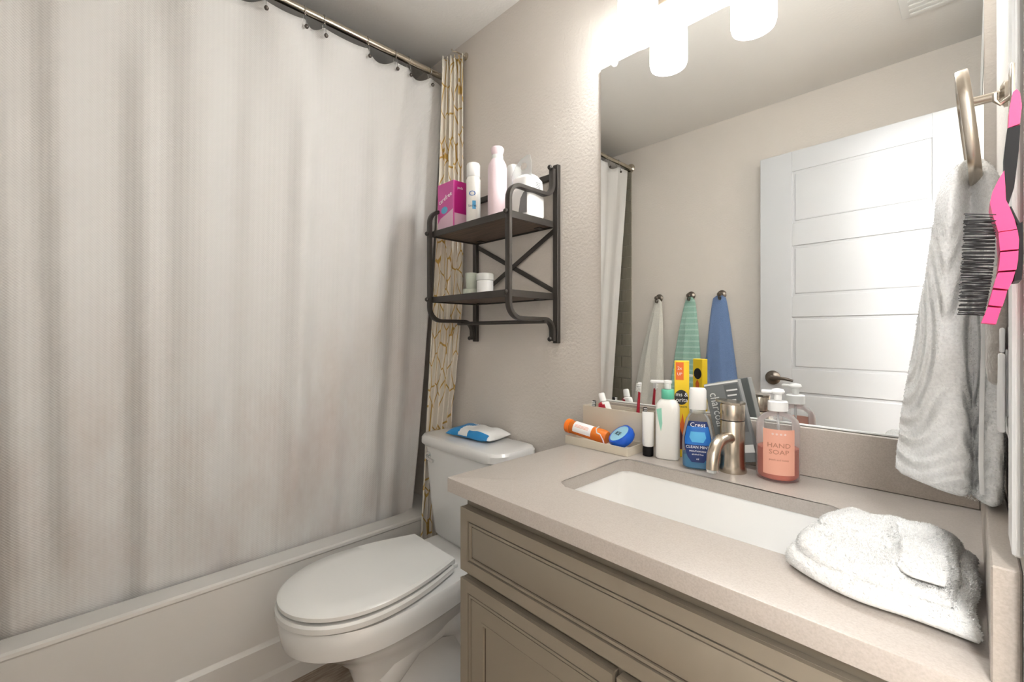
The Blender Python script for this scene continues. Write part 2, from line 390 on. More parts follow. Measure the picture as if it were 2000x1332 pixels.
# local: x from hinge (0) to latch (DWd); room face is local -y (after the half turn it faces +y world)
zs = [(.26, .52), (.63, .893), (1.006, 1.268), (1.372, 1.626), (1.738, 2.0)]; zs = [(a-.012, b-.012) for a, b in zs]
px0, px1 = .135, DWd-.148
obj('core', box(.004, DWd-.004, -.011, .011, .004, DHt-.004), 'door_white', dr, False)
for sx0, sx1 in ((0, px0), (px1, DWd)): obj('stile', box(sx0, sx1, -DTh/2, DTh/2, 0, DHt, .0015, 1), 'door_white', dr, False)
ed = [0]+[v for q in zs for v in q]+[DHt]
for k in range(0, len(ed), 2): obj('rail', box(px0, px1, -DTh/2, DTh/2, ed[k], ed[k+1], .0012, 1), 'door_white', dr, False)
for a, b in zs: obj('panel', box(px0+.012, px1-.012, -DTh/2+.002, DTh/2-.002, a+.012, b-.012, .005, 2), 'door_white', dr, False)
kx = DWd-.062; kz = .945
for sgn in (-1, 1):
    k = obj('handle', xf(lathe([(.004, 0), (.036, .0), (.036, .005), (.03, .011), (.013, .016), (.011, .04), (.013, .046), (.004, .05)], 28), T((kx, sgn*DTh/2, kz))@R(-sgn*PI/2, 'X')), 'dark_nickel', dr)
    lv = tube([(kx, sgn*(DTh/2+.045), kz), (kx-.03, sgn*(DTh/2+.047), kz+.003), (kx-.07, sgn*(DTh/2+.046), kz+.001), (kx-.105, sgn*(DTh/2+.044), kz-.006)], [.0085, .009, .008, .006], 10)
    obj('lever', lv, 'dark_nickel', k)
obj('latch', box(DWd-.0005, DWd+.004, -.008, .008, kz-.03, kz+.03, .001, 1), 'dark_nickel', dr)

# ------------------------------------------------------------------ vanity cabinet, counter, sink
VX0, VX1, VY = -.78, -.004, -.562
va = thing('vanity_cabinet', 'taupe painted vanity cabinet with beaded drawer front and doors', 'cabinet', ((VX0+VX1)/2, VY/2, 0))
ox, oy = va.location.x, va.location.y
def L(bm): return xf(bm, T((-ox, -oy, 0)))
bd = bmesh.new(); t_ = .018
box(VX0, VX0+t_, VY+.02, -.002, .09, C-.031, bm=bd); box(VX1-t_, VX1, VY+.02, -.002, .09, C-.031, bm=bd); box(VX0+t_, VX1-t_, VY+.02, -.002, .09, .108, bm=bd); box(VX0+t_, VX1-t_, -.012, -.002, .108, C-.031, bm=bd)
obj('body', L(bd), 'cabinet_paint', va, False)
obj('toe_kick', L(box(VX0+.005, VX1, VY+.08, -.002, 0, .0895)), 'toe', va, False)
ff = bmesh.new()
for a in ((VX0, VX0+.04, .09, C-.031), (VX1-.04, VX1, .09, C-.031), (VX0+.04, VX1-.04, .09, .13), (VX0+.04, VX1-.04, C-.085, C-.031), (VX0+.04, VX1-.04, C-.22, C-.19), (-.41, -.375, .13, C-.22)): box(a[0], a[1], VY+.001, VY+.0195, a[2], a[3], bm=ff)
obj('face_frame', L(ff), 'cabinet_paint', va, False)
def front(name, x0, x1, z0, z1, kind):
    """overlay front: outer frame, dark brown bead grooves, inner band, centre panel"""
    yb, yf = VY-.0005, VY-.0195
    p = obj(name, L(box(x0, x1, yf+.006, yb, z0, z1, .001, 1)), 'cabinet_paint', va, False)
    def frame(nm, o, i, y, m, bev=.0015):
        b = bmesh.new()
        outer = [(x0+o, z0+o), (x1-o, z0+o), (x1-o, z1-o), (x0+o, z1-o)]; inner = [(x0+i, z0+i), (x1-i, z0+i), (x1-i, z1-i), (x0+i, z1-i)]
        rows = [[b.verts.new((q[0], yy, q[1])) for q in poly] for poly, yy in ((outer, yf+.0065), (outer, y), (inner, y), (inner, yf+.0065))]
        for a_, c_ in zip(rows, rows[1:]):
            for k in range(4): b.faces.new((a_[k], a_[(k+1) % 4], c_[(k+1) % 4], c_[k]))
        bmesh.ops.bevel(b, geom=[e for e in b.edges if e.calc_face_angle(0) > .5], offset=bev, segments=2, profile=.5, affect='EDGES')
        return obj(nm, L(b), m, p)
    frame('outer_frame', 0, .024, yf-.0005, 'cabinet_paint', .004)
    frame('groove', .0235, .0275, yf+.0048, 'cabinet_groove', .0003)
    frame('bead', .0275, .0325, yf+.001, 'cabinet_paint', .0018)
    frame('groove', .032, .0350, yf+.0048, 'cabinet_groove', .0003)
    if kind == 'drawer':
        obj('panel', L(box(x0+.035, x1-.035, yf+.002, yf+.0065, z0+.035, z1-.035, .0025, 2)), 'cabinet_paint', p)
    else:
        frame('inner_frame', .035, .068, yf+.002, 'cabinet_paint', .002)
        frame('bead', .068, .073, yf+.0005, 'cabinet_paint', .0018)
        frame('groove', .0725, .0765, yf+.0058, 'cabinet_groove', .0002)
    return p
front('drawer_front', VX0+.002, VX1-.012, C-.192, C-.058, 'drawer')
front('door', VX0+.002, -.3965, .105, C-.210, 'door')
front('door', -.3885, VX1-.012, .105, C-.210, 'door')

SX0, SX1, SY0, SY1, SR = -.622, -.168, -.452, -.180, .028
ct = bmesh.new(); CX0, CX1, CY0, CY1 = -.8125, 0.0185, -.594, -.0005
outer = roundrect(CX0, CX1, CY0, CY1, .004, 1); hole = roundrect(SX0, SX1, SY0, SY1, SR, 7)
def ring_edges(b, pts, z): 
    v = [b.verts.new((p[0], p[1], z)) for p in pts]; e = [b.edges.new((v[i], v[(i+1) % len(v)])) for i in range(len(v))]; return v, e
tops = {}
for z in (C, C-.03):
    vo, eo = ring_edges(ct, outer, z); vh, eh = ring_edges(ct, hole, z); bmesh.ops.triangle_fill(ct, edges=eo+eh, use_beauty=True); tops[z] = (vo, vh)
for k in (0, 1):
    a, b = tops[C][k], tops[C-.03][k]; n = len(a)
    for i in range(n): ct.faces.new((a[i], a[(i+1) % n], b[(i+1) % n], b[i]))
es = [e for e in ct.edges if all(abs(v.co.z-C) < 1e-6 for v in e.verts) and e.calc_face_angle(0) > .7]
bmesh.ops.bevel(ct, geom=es, offset=.0025, segments=2, profile=.5, affect='EDGES')
cto = tag(obj('countertop', ct, 'quartz', None, True, 30), 'beige quartz vanity countertop slab with rectangular sink cutout', 'countertop')
tag(obj('backsplash', box(-.79, -.0005, -.0205, -.0095, C+.0005, C+.108, .0015, 1), 'quartz_splash', None, False), 'low taupe quartz backsplash strip under the mirror', 'backsplash')
tag(obj('side_splash', box(0, WX-.0005, -.58, -.021, C+.0005, C+.1065, .0015, 1), 'quartz_splash', None, False), 'short quartz splash strip at the counter end beside the doorway', 'backsplash')
sk = thing('sink', 'white rectangular undermount sink basin in the quartz counter', 'sink', ((SX0+SX1)/2, (SY0+SY1)/2, C-.185))
hx, hy = (SX1-SX0)/2, (SY1-SY0)/2; zt = .185-.0302
def rr(o, z, r): return [(p[0], p[1], z) for p in roundrect(-hx-o, hx+o, -hy-o, hy+o, r, 7)]
basin = loft([rr(.02, zt, SR+.02), rr(.02, zt-.02, SR+.02), rr(.012, .012, .05), rr(-.03, -.002, .05), rr(-.033, .008, .05), rr(-.022, .014, .05), rr(-.004, .04, .05), rr(.003, .09, SR+.006), rr(.004, zt, SR+.004), rr(.02, zt, SR+.02)], True, False)
# floor of the basin
b2 = basin; fv = [v for v in b2.verts]
fl1 = loft([rr(-.033, .008, .05), [(q[0]*.12, q[1]*.2+.02, .004) for q in rr(-.033, .008, .05)]], True, True); join(b2, fl1)
bmesh.ops.remove_doubles(b2, verts=b2.verts[:], dist=.0001)
obj('basin', b2, 'sink_white', sk)
obj('drain', lathe([(.026, .006), (.029, .0085), (.02, .0105), (.017, .0085), (.004, .009)], 24, cy=.02), 'nickel', sk)

# ------------------------------------------------------------------ faucet
fa = thing('faucet', 'brushed nickel single-handle faucet standing behind the sink', 'faucet', (-.392, -.098, C), 0)
obj('body', lathe([(.029, 0), (.030, .003), (.0265, .018), (.0255, .04), (.0255, .116), (.0252, .1165)], 32), 'nickel', fa)
obj('gap_ring', lathe([(.0235, .1166), (.0235, .119)], 28), 'rubber_black', fa)
hd = lathe([(.0255, .119), (.0258, .12), (.0258, .152), (.0245, .1545), (.02, .155)], 32)
hdl = obj('handle', hd, 'nickel', fa)
obj('lever', xf(bevel_all(prism([(-.036, -.010), (-.034, -.012), (.012, -.024), (.024, -.012), (.024, .012), (.012, .024), (-.034, .012), (-.036, .010)], 0, .005, 'z'), .0012, 2), T((0, 0, .1548))@R(math.radians(-12), 'Z')@R(.06, 'Y')), 'nickel', hdl)
obj('spout', tube([(0, -.015, .078), (0, -.045, .083), (0, -.075, .082), (0, -.098, .072), (0, -.11, .056), (0, -.113, .04), (0, -.114, .028)], [.0135, .013, .013, .013, .0128, .0125, .0125], 16), 'nickel', fa)
obj('aerator', lathe([(.0105, .022), (.0122, .023), (.0122, .0285)], 18, cy=-.114), 'chrome', fa)

# ------------------------------------------------------------------ bathtub
tb = thing('bathtub', 'white alcove bathtub with stepped skirt under the shower curtain', 'bathtub', (-2.0, WF/2, 0))
ox2, oy2 = -2.0, WF/2; TZ = .412; yA, yB = WF+.006, -.004
prof = [(TUBX+.010, 0), (TUBX+.010, .052), (TUBX+.004, .058), (TUBX, .062), (TUBX-.002, .148), (TUBX-.012, .156), (TUBX-.014, .16), (TUBX-.004, TZ-.02), (TUBX, TZ-.014), (TUBX-.001, TZ-.005), (TUBX-.008, TZ)]
ap = loft([[(x-ox2, y-oy2, z) for x, z in prof] for y in (yA, yB)], False, False)
obj('apron', ap, 'acrylic', tb, True, 25)
ix0, ix1 = WL+.07, TUBX-.082
ring = lambda x0, x1, y0, y1, r, z: [(p[0]-ox2, p[1]-oy2, z) for p in roundrect(x0, x1, y0, y1, r, 8)]
ob = bmesh.new(); vo, eo = ring_edges(ob, [(p[0]-ox2, p[1]-oy2) for p in roundrect(WL+.006, TUBX-.008, yA, yB, .003, 1)], TZ)
inn = [(p[0]-ox2, p[1]-oy2) for p in roundrect(ix0, ix1, yA+.1, yB-.1, .09, 8)]
vh, eh = ring_edges(ob, inn, TZ); bmesh.ops.triangle_fill(ob, edges=eo+eh, use_beauty=True)
obj('rim', ob, 'acrylic', tb, False)
bs = loft([[(p[0], p[1], TZ) for p in inn], ring(ix0+.008, ix1-.006, yA+.108, yB-.108, .085, TZ-.012), ring(ix0+.05, ix1-.05, yA+.2, yB-.16, .1, .12), ring(ix0+.1, ix1-.1, yA+.26, yB-.22, .1, .08)], True, False)
bs.faces.new([v for v in bs.verts][-len(inn):]); obj('basin', bs, 'acrylic', tb)

# ------------------------------------------------------------------ curtain rod, shower curtain, hooks
RX, RZ, RR = -1.62, 2.306, .0125
ro = thing('curtain_rod', 'brushed metal shower curtain rod spanning the tub alcove', 'rod', (RX, WF/2, RZ))
obj('tube', tube([(0, WF/2+.014, 0), (0, 0, 0), (0, -WF/2-.014, 0)], RR, 18), 'rod_metal', ro)
for sgn in (-1, 1): obj('flange', xf(lathe([(.006, 0), (.03, 0), (.03, .006), (.018, .014), (.0145, .03), (.0135, .03)], 24), T((0, sgn*(-WF/2-.001), 0))@R(sgn*PI/2, 'X')), 'rod_metal', ro)
hook_px = [(839, 133), (797, 112), (771, 98), (717, 70), (632, 26), (594, 8)]
hy_ = sorted([P(a, b, x=RX).y for a, b in hook_px]); y = hy_[0]
sp_ = .125
while y-sp_ > -1.46: y -= sp_; hy_.insert(0, y)
def hem_z(y):
    if y >= hy_[-1]: return RZ-.031-.25*(y-hy_[-1])
    for a, b in zip(hy_, hy_[1:]):
        if a <= y <= b: t = (y-a)/(b-a); return RZ-.031-.022*4*t*(1-t)*min(1, (b-a)/.1)
    return RZ-.031
def top_x(y):
    for k, (a, b) in enumerate(zip(hy_, hy_[1:])):
        if a <= y <= b: t = (y-a)/(b-a); return (1 if k % 2 else -1)*.022*math.sin(PI*t)*min(1, (b-a)/.09)
    return 0
NY, NZ = 300, 70
cur = bmesh.new(); rows = []; ZB = .372
def fold(y, z):
    t = (2.26-z)/(2.26-.41)
    f1 = math.sin(2*PI*(y*3.1)+.8+.25*math.sin(3*t)); f2 = math.sin(2*PI*y*6.7+2.1-.5*t); f3 = math.sin(2*PI*y*11.3+.4+.6*t)
    return f1, f2, f3
for j in range(NZ+1):
    row = []; v = j/NZ
    for i in range(NY+1):
        u = i/NY
        yT = -1.475+u*(1.475-.040)
        ztop = hem_z(yT); z = ztop+(ZB-ztop)*v; t = min(1, max(0, (2.26-z)/(2.26-.41)))
        yR = -.040-.078*t**1.2; yy = -1.475+.06*t+u*(yR+1.475-.06*t)
        f1, f2, f3 = fold(yT, z)
        amp = .016*math.sin(min(1, t*3)*PI/2)
        lo_ = (.95*f1+.55*f2+.16*f3)*amp
        k = max(0, (t-.86)/.14)
        cx_ = RX+.004+(-1.729-RX)*t**1.12
        tight = lo_*(1-k)+min(0, lo_*1.1-.003)*k-.003*k
        x = cx_+tight+top_x(yT)*max(0, 1-t*5)
        if z < TZ+.03: x = min(x, -1.722-.35*max(0, TZ-z))
        row.append(cur.verts.new((x, yy, z)))
    rows.append(row)
for a, b in zip(rows, rows[1:]):
    for i in range(NY): cur.faces.new((a[i], a[i+1], b[i+1], b[i]))
sh = thing('shower_curtain', 'white waffle-weave shower curtain with faint stains, hanging into the tub', 'curtain', (RX, WF/2, TZ))
cl = obj('cloth', xf(cur, T((-RX, -WF/2, -TZ))), 'waffle_cloth', sh, True, 180)
so = cl.modifiers.new('thickness', 'SOLIDIFY'); so.thickness = .0012
for q in [tk for tk in cl.data.materials]: pass
for k, y in enumerate(hy_):
    h = thing('curtain_hook', 'metal shower curtain hook with bead looped over the rod', 'hook', (RX, y, RZ), 0, 'shower curtain hooks on the rod')
    lp = [(.0175*math.sin(a), 0, .0175*math.cos(a)-.002) for a in [math.radians(v) for v in range(-150, 151, 25)]]
    lp = [(-.012, .0, -.034)]+lp+[(.020, 0, -.03), (.022, 0, -.064)]
    obj('wire', tube(lp, .0014, 6), 'chrome', h)
    obj('bead', xf(lathe([(.001, -.0075), (.005, -.0055), (.0075, 0), (.005, .0055), (.001, .0075)], 12), T((.024, 0, -.068))), 'hook_bead', h)

# gold patterned curtain gathered at the wall
gk = [(2.345, (-1.56, -.075), (-1.482, -.024)), (1.75, (-1.572, -.092), (-1.482, -.022)), (1.3, (-1.585, -.112), (-1.488, -.022)), (.8, (-1.597, -.14), (-1.553, -.035)), (.42, (-1.603, -.16), (-1.575, -.05)), (.12, (-1.604, -.175), (-1.58, -.06))]
gb = bmesh.new(); uvl = gb.loops.layers.uv.new('UVMap'); NU, NV = 110, 40; rows = []; uvs = {}
for j in range(NV+1):
    z = gk[0][0]+(gk[-1][0]-gk[0][0])*j/NV
    for a, b in zip(gk, gk[1:]):
        if a[0] >= z >= b[0]: break
    t = (a[0]-z)/(a[0]-b[0]); A = Vector(a[1]).lerp(Vector(b[1]), t); B = Vector(a[2]).lerp(Vector(b[2]), t)
    d = B-A; nrm = Vector((d.y, -d.x)).normalized(); row = []; arc_l = 0; prev = None
    for i in range(NU+1):
        u = i/NU; w = math.sin(u*2*PI*5.5+.5*math.sin(z*2.3))*.014+math.sin(u*2*PI*2.2+1)*.004
        p = A+d*(u+.03*math.sin(u*2*PI*5.5+1.2))+nrm*w
        if z < .9 and p.x > -1.545 and p.y > -.25: p.x = min(p.x, -1.5445)
        p.y = min(p.y, -.003); p.x = max(p.x, TUBX+.003)
        vv = gb.verts.new((p.x, p.y, z+(.006*math.cos(u*2*PI*5.5) if j == 0 else 0))); 
        arc_l = u*.62
        uvs[vv] = (arc_l, z); row.append(vv)
    rows.append(row)
for a, b in zip(rows, rows[1:]):
    for i in range(NU):
        f = gb.faces.new((a[i], a[i+1], b[i+1], b[i]))
        for l in f.loops: l[uvl].uv = uvs[l.vert]
gc = thing('patterned_curtain', 'cream curtain with gold line pattern gathered against the wall beside the toilet', 'curtain', (-1.54, -.07, .12))
g = obj('cloth', xf(gb, T((1.54, .07, -.12))), 'gold_print_cloth', gc, True, 180)
g.modifiers.new('thickness', 'SOLIDIFY').thickness = .001
hk = thing('curtain_wall_hook', 'small metal hook on the wall holding the gold patterned curtain', 'hook', (-1.5, 0, 2.345))
obj('plate', xf(lathe([(.003, 0), (.016, 0), (.016, .004), (.006, .007)], 16), T((0, -.0005, .012))@R(PI/2, 'X')), 'rod_metal', hk)
obj('prong', tube([(0, -.004, .012), (0, -.05, .012), (-.01, -.062, .014), (-.012, -.066, .022)], .003, 8), 'rod_metal', hk)

# ------------------------------------------------------------------ toilet
TX = -1.302
to = thing('toilet', 'white two-piece toilet with closed elongated lid between tub and vanity', 'toilet', (TX, -.4, 0))
def tl(bm): return xf(bm, T((0, .4, 0)))
def egg(yb, yt, hwm, hwb, z, n=28, pk=.55):
    """closed outline symmetric about x: flat back at yb, round tip at yt, half width hwm at pk, hwb at back"""
    right = []
    for i in range(n+1):
        t = i/n; tt = 1-math.cos(t*PI/2)          # dense towards the tip reversed below
        s_ = math.sin(t*PI/2); y = yb+(yt-yb)*s_
        if s_ < pk: q = s_/pk; w = hwb+(hwm-hwb)*math.sin(q*PI/2)
        else: q = (s_-pk)/(1-pk); w = hwm*math.sqrt(max(0, 1-q**2.15))
        right.append((w, y, z))
    left = [(-a, b, c) for a, b, c in right[::-1] if a > 1e-4]
    return [p for p in right[:-1]]+[(0.0, yt, z)]+left[0:] if True else right
RIM = .402
# bowl: outer shell from the foot to the rim
secs = [egg(-.10, -.60, .125, .115, 0), egg(-.10, -.61, .128, .118, .02), egg(-.11, -.59, .11, .10, .045), egg(-.12, -.575, .088, .078, .12), egg(-.13, -.60, .095, .075, .19), egg(-.16, -.66, .128, .078, .25), egg(-.22, -.725, .158, .115, .295), egg(-.235, -.762, .174, .135, .322), egg(-.24, -.778, .184, .148, .330), egg(-.24, -.785, .186, .152, .36), egg(-.24, -.787, .187, .154, RIM-.008), egg(-.245, -.782, .182, .15, RIM)]
obj('bowl', tl(loft(secs)), 'porcelain', to)
dk = [[(p[0], p[1], z) for p in roundrect(-w, w, -.36, y1, .04, 6)] for w, y1, z in ((.10, -.06, .24), (.125, -.03, .30), (.158, -.016, .36), (.165, -.014, RIM-.012), (.158, -.02, RIM-.002))]
obj('deck', tl(loft(dk)), 'porcelain', to)
# trapway bulge on both sides of the foot
for sgn in (-1, 1):
    pts = [(sgn*.040, -.50, .13), (sgn*.052, -.43, .22), (sgn*.058, -.33, .25), (sgn*.055, -.24, .22), (sgn*.05, -.19, .13), (sgn*.05, -.17, .02)]
    obj('trapway', tl(tube(pts, [.045, .058, .064, .066, .062, .06], 18)), 'porcelain', to)
    obj('bolt_cap', tl(lathe([(.014, .018), (.014, .03), (.009, .038), (.002, .04)], 14, cx=sgn*.1, cy=-.33)), 'seat_plastic', to)
seat = loft([egg(-.305, -.788, .176, .116, RIM+.004), egg(-.30, -.794, .185, .122, RIM+.010), egg(-.30, -.794, .186, .122, RIM+.024), egg(-.305, -.789, .181, .118, RIM+.030)])
obj('seat', tl(seat), 'seat_plastic', to)
lid = loft([egg(-.300, -.780, .172, .115, RIM+.034), egg(-.296, -.789, .181, .12, RIM+.039), egg(-.296, -.789, .181, .12, RIM+.049), egg(-.301, -.78, .173, .115, RIM+.0555), egg(-.33, -.73, .125, .085, RIM+.0575)])
obj('lid', tl(lid), 'seat_plastic', to)
for k in range(4):
    sg, yy_ = (-1, 1, -1, 1)[k], (-.34, -.34, -.66, -.66)[k]
    obj('bumper', tl(lathe([(.008, RIM+.0005), (.008, RIM+.0045)], 10, cx=sg*.1, cy=yy_)), 'seat_plastic', to)
for sgn in (-1, 1):
    h = obj('hinge', tl(xf(lathe([(.011, -.016), (.011, .016)], 14), T((sgn*.075, -.283, RIM+.022))@R(PI/2, 'Y'))), 'seat_plastic', to)
    obj('hinge_post', tl(box(sgn*.075-.02, sgn*.075+.02, -.298, -.262, RIM-.001, RIM+.014, .005)), 'seat_plastic', h)
tk = [[(p[0], p[1], z) for p in roundrect(-w, w, y0, -.012, .045, 8)] for w, y0, z in ((.175, -.175, RIM-.001), (.19, -.185, RIM+.015), (.205, -.195, .55), (.218, -.205, .752))]
obj('tank', tl(loft(tk)), 'porcelain', to)
ld_ = [[(p[0], p[1]-.022*max(0, 1-(p[0]/.23)**2)*(1 if p[1] < -.1 else 0), z) for p in roundrect(-w, w, y0, -.010+o, .05, 8)] for w, y0, o, z in ((.222, -.205, 0, .7525), (.2385, -.212, 0, .76), (.2385, -.212, 0, .781), (.232, -.206, -.004, .79), (.22, -.195, -.012, .7925))]
obj('tank_lid', tl(loft(ld_)), 'porcelain', to)
lv = obj('flush_lever', tl(xf(lathe([(.003, 0), (.014, 0), (.014, .007), (.008, .012), (.003, .014)], 16), T((-.17, -.2, .715))@R(PI/2, 'X'))), 'chrome', to)
obj('lever_arm', tl(tube([(-.17, -.213, .715), (-.158, -.222, .713), (-.135, -.225, .709), (-.115, -.222, .705)], [.006, .006, .0065, .007], 10)), 'chrome', lv)
# wipes pack on the tank
wp = thing('wipes_pack', 'blue and white soft pack of wipes lying on the toilet tank lid', 'wipes pack', (-1.31, -.09, .7927), math.radians(10))
NX_, NY_ = 52, 32; pb = bmesh.new(); lay = []
LX, LY, H = .108, .062, .054
for side in (1, -1):
    g_ = []
    for i in range(NX_+1):
        row = []
        for j in range(NY_+1):
            u, v = i/NX_*2-1, j/NY_*2-1
            ex = max(0, 1-abs(u)**5); ey = max(0, 1-abs(v)**4)
            zc = .013; z = zc+side*(H/2 if side > 0 else .013)*(ex*ey)**.55*(1+.08*math.sin(9*u+3*v))
            if side < 0: z = max(0.0, z)
            x_ = u*LX; y_ = v*LY*(1+.08*abs(u)**4)-(.006*math.sin(u*3))
            row.append(pb.verts.new((x_, y_, z)))
        g_.append(row)
    for i in range(NX_):
        for j in range(NY_):
            f = pb.faces.new((g_[i][j], g_[i+1][j], g_[i+1][j+1], g_[i][j+1]))
            u, v = (i+.5)/NX_*2-1, (j+.5)/NY_*2-1
            wht = side > 0 and u > -.28+.22*v and not (v < -.76 and u > -.02)
            f.material_index = 1 if (wht or u > .9) else 0
bmesh.ops.remove_doubles(pb, verts=pb.verts[:], dist=.0006)
obj('pouch', pb, ['pack_blue', 'pack_white'], wp, True, 60)
text(wp, 'OWN', .022, 'white_print', T((-.035, .034, .0375))@R(-PI/2+.05, 'X')@R(.0, 'Z'), extr=.0004)

# ------------------------------------------------------------------ wall shelf
SXL, SXR = -1.424, -.992                   # centre lines of the two back posts
U1, U2 = 1.567, 1.322                      # top of the two shelf frames
sf = thing('wall_shelf', 'black metal two-tier wall shelf with dark wood boards above the toilet', 'shelf', ((SXL+SXR)/2, 0, 1.15))
sx = (SXL+SXR)/2
def S(bm): return xf(bm, T((-sx, 0, -1.15)))
for x in (SXL, SXR): obj('post', S(box(x-.011, x+.011, -.017, -.001, 1.152, 1.757, .0015, 1)), 'black_metal', sf, False)
obj('top_rail', S(box(SXL+.011, SXR-.011, -.014, -.003, 1.712, 1.734, .0015, 1)), 'black_metal', sf, False)
YF = -.226
for zt_ in (U1, U2):
    obj('front_rail', S(box(SXL+.008, SXR-.008, YF, YF+.003, zt_-.022, zt_, .0005, 1)), 'black_metal', sf, False)
    obj('back_rail', S(box(SXL+.0115, SXR-.0115, -.0145, -.0115, zt_-.022, zt_, .0005, 1)), 'black_metal', sf, False)
    for x in (SXL+.008, SXR-.011): obj('side_rail', S(box(x, x+.003, YF+.003, -.0175, zt_-.022, zt_, .0005, 1)), 'black_metal', sf, False)
    obj('board', S(box(SXL+.0115, SXR-.0115, YF+.0035, -.0150, zt_-.017, zt_-.003, .001, 1)), 'shelf_board', sf, False)
    for x in (SXL+.06, SXR-.06): obj('board_clip', S(box(x-.012, x+.012, -.045, -.0155, zt_-.0195, zt_-.0171)), 'black_metal', sf, False)
def side_path(x):
    f = lambda a, b: (x, a, b)
    p = [f(-.03, 1.738)]
    p += arc((-.072, 1.688), .042, 0, -PI/2, 7, f)
    p += arc((-.187, 1.600), .046, PI/2, PI, 7, f)
    p += arc((-.183, 1.283), .05, PI, 1.5*PI, 7, f)
    p += arc((-.072, 1.19), .043, PI/2, 0, 7, f)
    p += [f(-.029, 1.160)]
    return p
for x in (SXL+.0015, SXR-.0015):
    rd = obj('side_rod', S(tube(side_path(x), (.0105, .0068), 12, flat=(1, 0, 0))), 'black_metal', sf, True, 50)
    for y, z in ((-.2375, U1-.01), (-.2375, U2-.01), (-.0345, 1.166), (-.0345, 1.742)):
        obj('knob', S(xf(lathe([(.003, -.006), (.0035, .004), (.0075, .0055), (.0085, .009), (.006, .0135), (.0015, .0145)], 12), T((x, y, z))@R(PI/2, 'X'))), 'black_metal', sf)
for a, b, dy in (((SXL+.008, U1-.03), (SXR-.008, U2+.005), -.006), ((SXL+.008, U2+.005), (SXR-.008, U1-.03), -.0105)):
    obj('cross_brace', S(tube([(a[0], dy, a[1]), (b[0], dy, b[1])], (.002, .0085), 12, flat=(0, 1, 0))), 'black_metal', sf, True, 40)
obj('towel_bar', S(tube([(SXL-.018, -.085, 1.2245), (SXR+.018, -.085, 1.2245)], .007, 12)), 'black_metal', sf)

# things on the upper shelf
def on1(x, y): return (x, y, U1+.0005)
pb_ = thing('pink_box', 'pink cardboard box with magenta side on the upper wall shelf', 'box', on1(-1.375, -.165))
obj('carton', box(-.05, .05, -.031, .031, 0, .18, .0015, 1), 'pink_card', pb_, False)
obj('side_panel', box(.0501, .0505, -.026, .030, .062, .178), 'magenta_card', pb_, False)
obj('lower_side_panel', box(.0501, .0504, -.026, .030, .003, .060), 'pale_pink_card', pb_, False)
obj('front_print', prism([(-.048, .003), (.048, .003), (.048, .075), (.01, .062), (-.03, .05), (-.048, .03)], -.0313, -.0311, 'y'), 'pale_pink_card', pb_, False)
obj('round_print', prism([(-.005+.02*math.cos(a*PI/10), .078+.013*math.sin(a*PI/10)) for a in range(20)], -.0316, -.0314, 'y'), 'teal_print', pb_, False)
text(pb_, 'carefree', .025, 'white_print', T((0, -.0313, .122))@R(-.3, 'Y'))
text(pb_, 'pads', .014, 'white_print', T((.0507, 0, .155))@R(PI/2, 'Z'))
cn = thing('spray_can', 'slim white aerosol can with blue print on the upper wall shelf', 'spray can', on1(-1.266, -.15), math.radians(42))
obj('body', lathe([(.0245, 0), (.026, .003), (.026, .172), (.0225, .18), (.0225, .182)], 28), 'cream_plastic', cn)
obj('cap', lathe([(.0235, .1822), (.0245, .185), (.0245, .225), (.022, .231), (.004, .233)], 28), 'white_plastic', cn)
obj('logo', loft([[(.0264*math.sin(a+.25), -.0264*math.cos(a+.25), z) for a in [math.radians(v) for v in range(-14, 15, 7)]] for z in (.062, .092)], False, False), 'sky_label', cn)
text(cn, 'O', .026, 'blue_label', T((0, 0, .117)), wrap=.0265, sx=1.3); text(cn, 'Secret', .012, 'navy_label', T((0, 0, .074)), wrap=.0267)
pc = thing('lilac_canister', 'narrow grey lilac canister standing between spray can and pink bottle', 'bottle', on1(-1.205, -.095))
obj('body', lathe([(.021, 0), (.022, .003), (.022, .09), (.021, .093)], 24), 'grey_swoosh', pc)
obj('upper_body', lathe([(.021, .0932), (.022, .096), (.022, .205), (.018, .216), (.004, .218)], 24), 'lilac_plastic', pc)
bt = thing('pink_bottle', 'tall pale pink bottle with flared cap at the front of the upper shelf', 'bottle', on1(-1.112, -.172))
obj('body', lathe([(.030, 0), (.032, .004), (.032, .165), (.030, .178), (.023, .192), (.0205, .197)], 30), 'blush_plastic', bt)
obj('neck_ring', lathe([(.0185, .1972), (.019, .2), (.019, .211)], 24), 'silver_print', bt)
obj('cap', lathe([(.017, .2112), (.018, .213), (.0215, .225), (.022, .233), (.018, .2385), (.004, .24)], 24), 'blush_plastic', bt)
wb = thing('white_bottle', 'rounded white bottle behind the pale pink bottle on the shelf', 'bottle', on1(-1.118, -.095))
obj('body', loft([superring(.031, .022, 0, 3), superring(.033, .024, .004, 3), superring(.033, .024, .15, 3), superring(.028, .021, .185, 3), superring(.015, .014, .2, 2.5), superring(.004, .004, .203, 2)]), 'offwhite_plastic', wb)
obj('print_dot', xf(lathe([(.001, 0), (.011, .0), (.011, .0004), (.001, .0005)], 16), T((.012, -.0245, .1))@R(PI/2, 'X')), 'blush_plastic', wb)
pp = thing('plastic_pack', 'white soft pack in clear plastic with a carry handle on the upper shelf', 'package', on1(-1.04, -.1), math.radians(8))
obj('pack', loft([superring(.036, .048, 0, 4.5), superring(.04, .052, .01, 4.5), superring(.041, .05, .07, 4.5), superring(.038, .045, .125, 4), superring(.03, .03, .139, 3), superring(.01, .008, .142, 2)]), 'pack_white', pp)
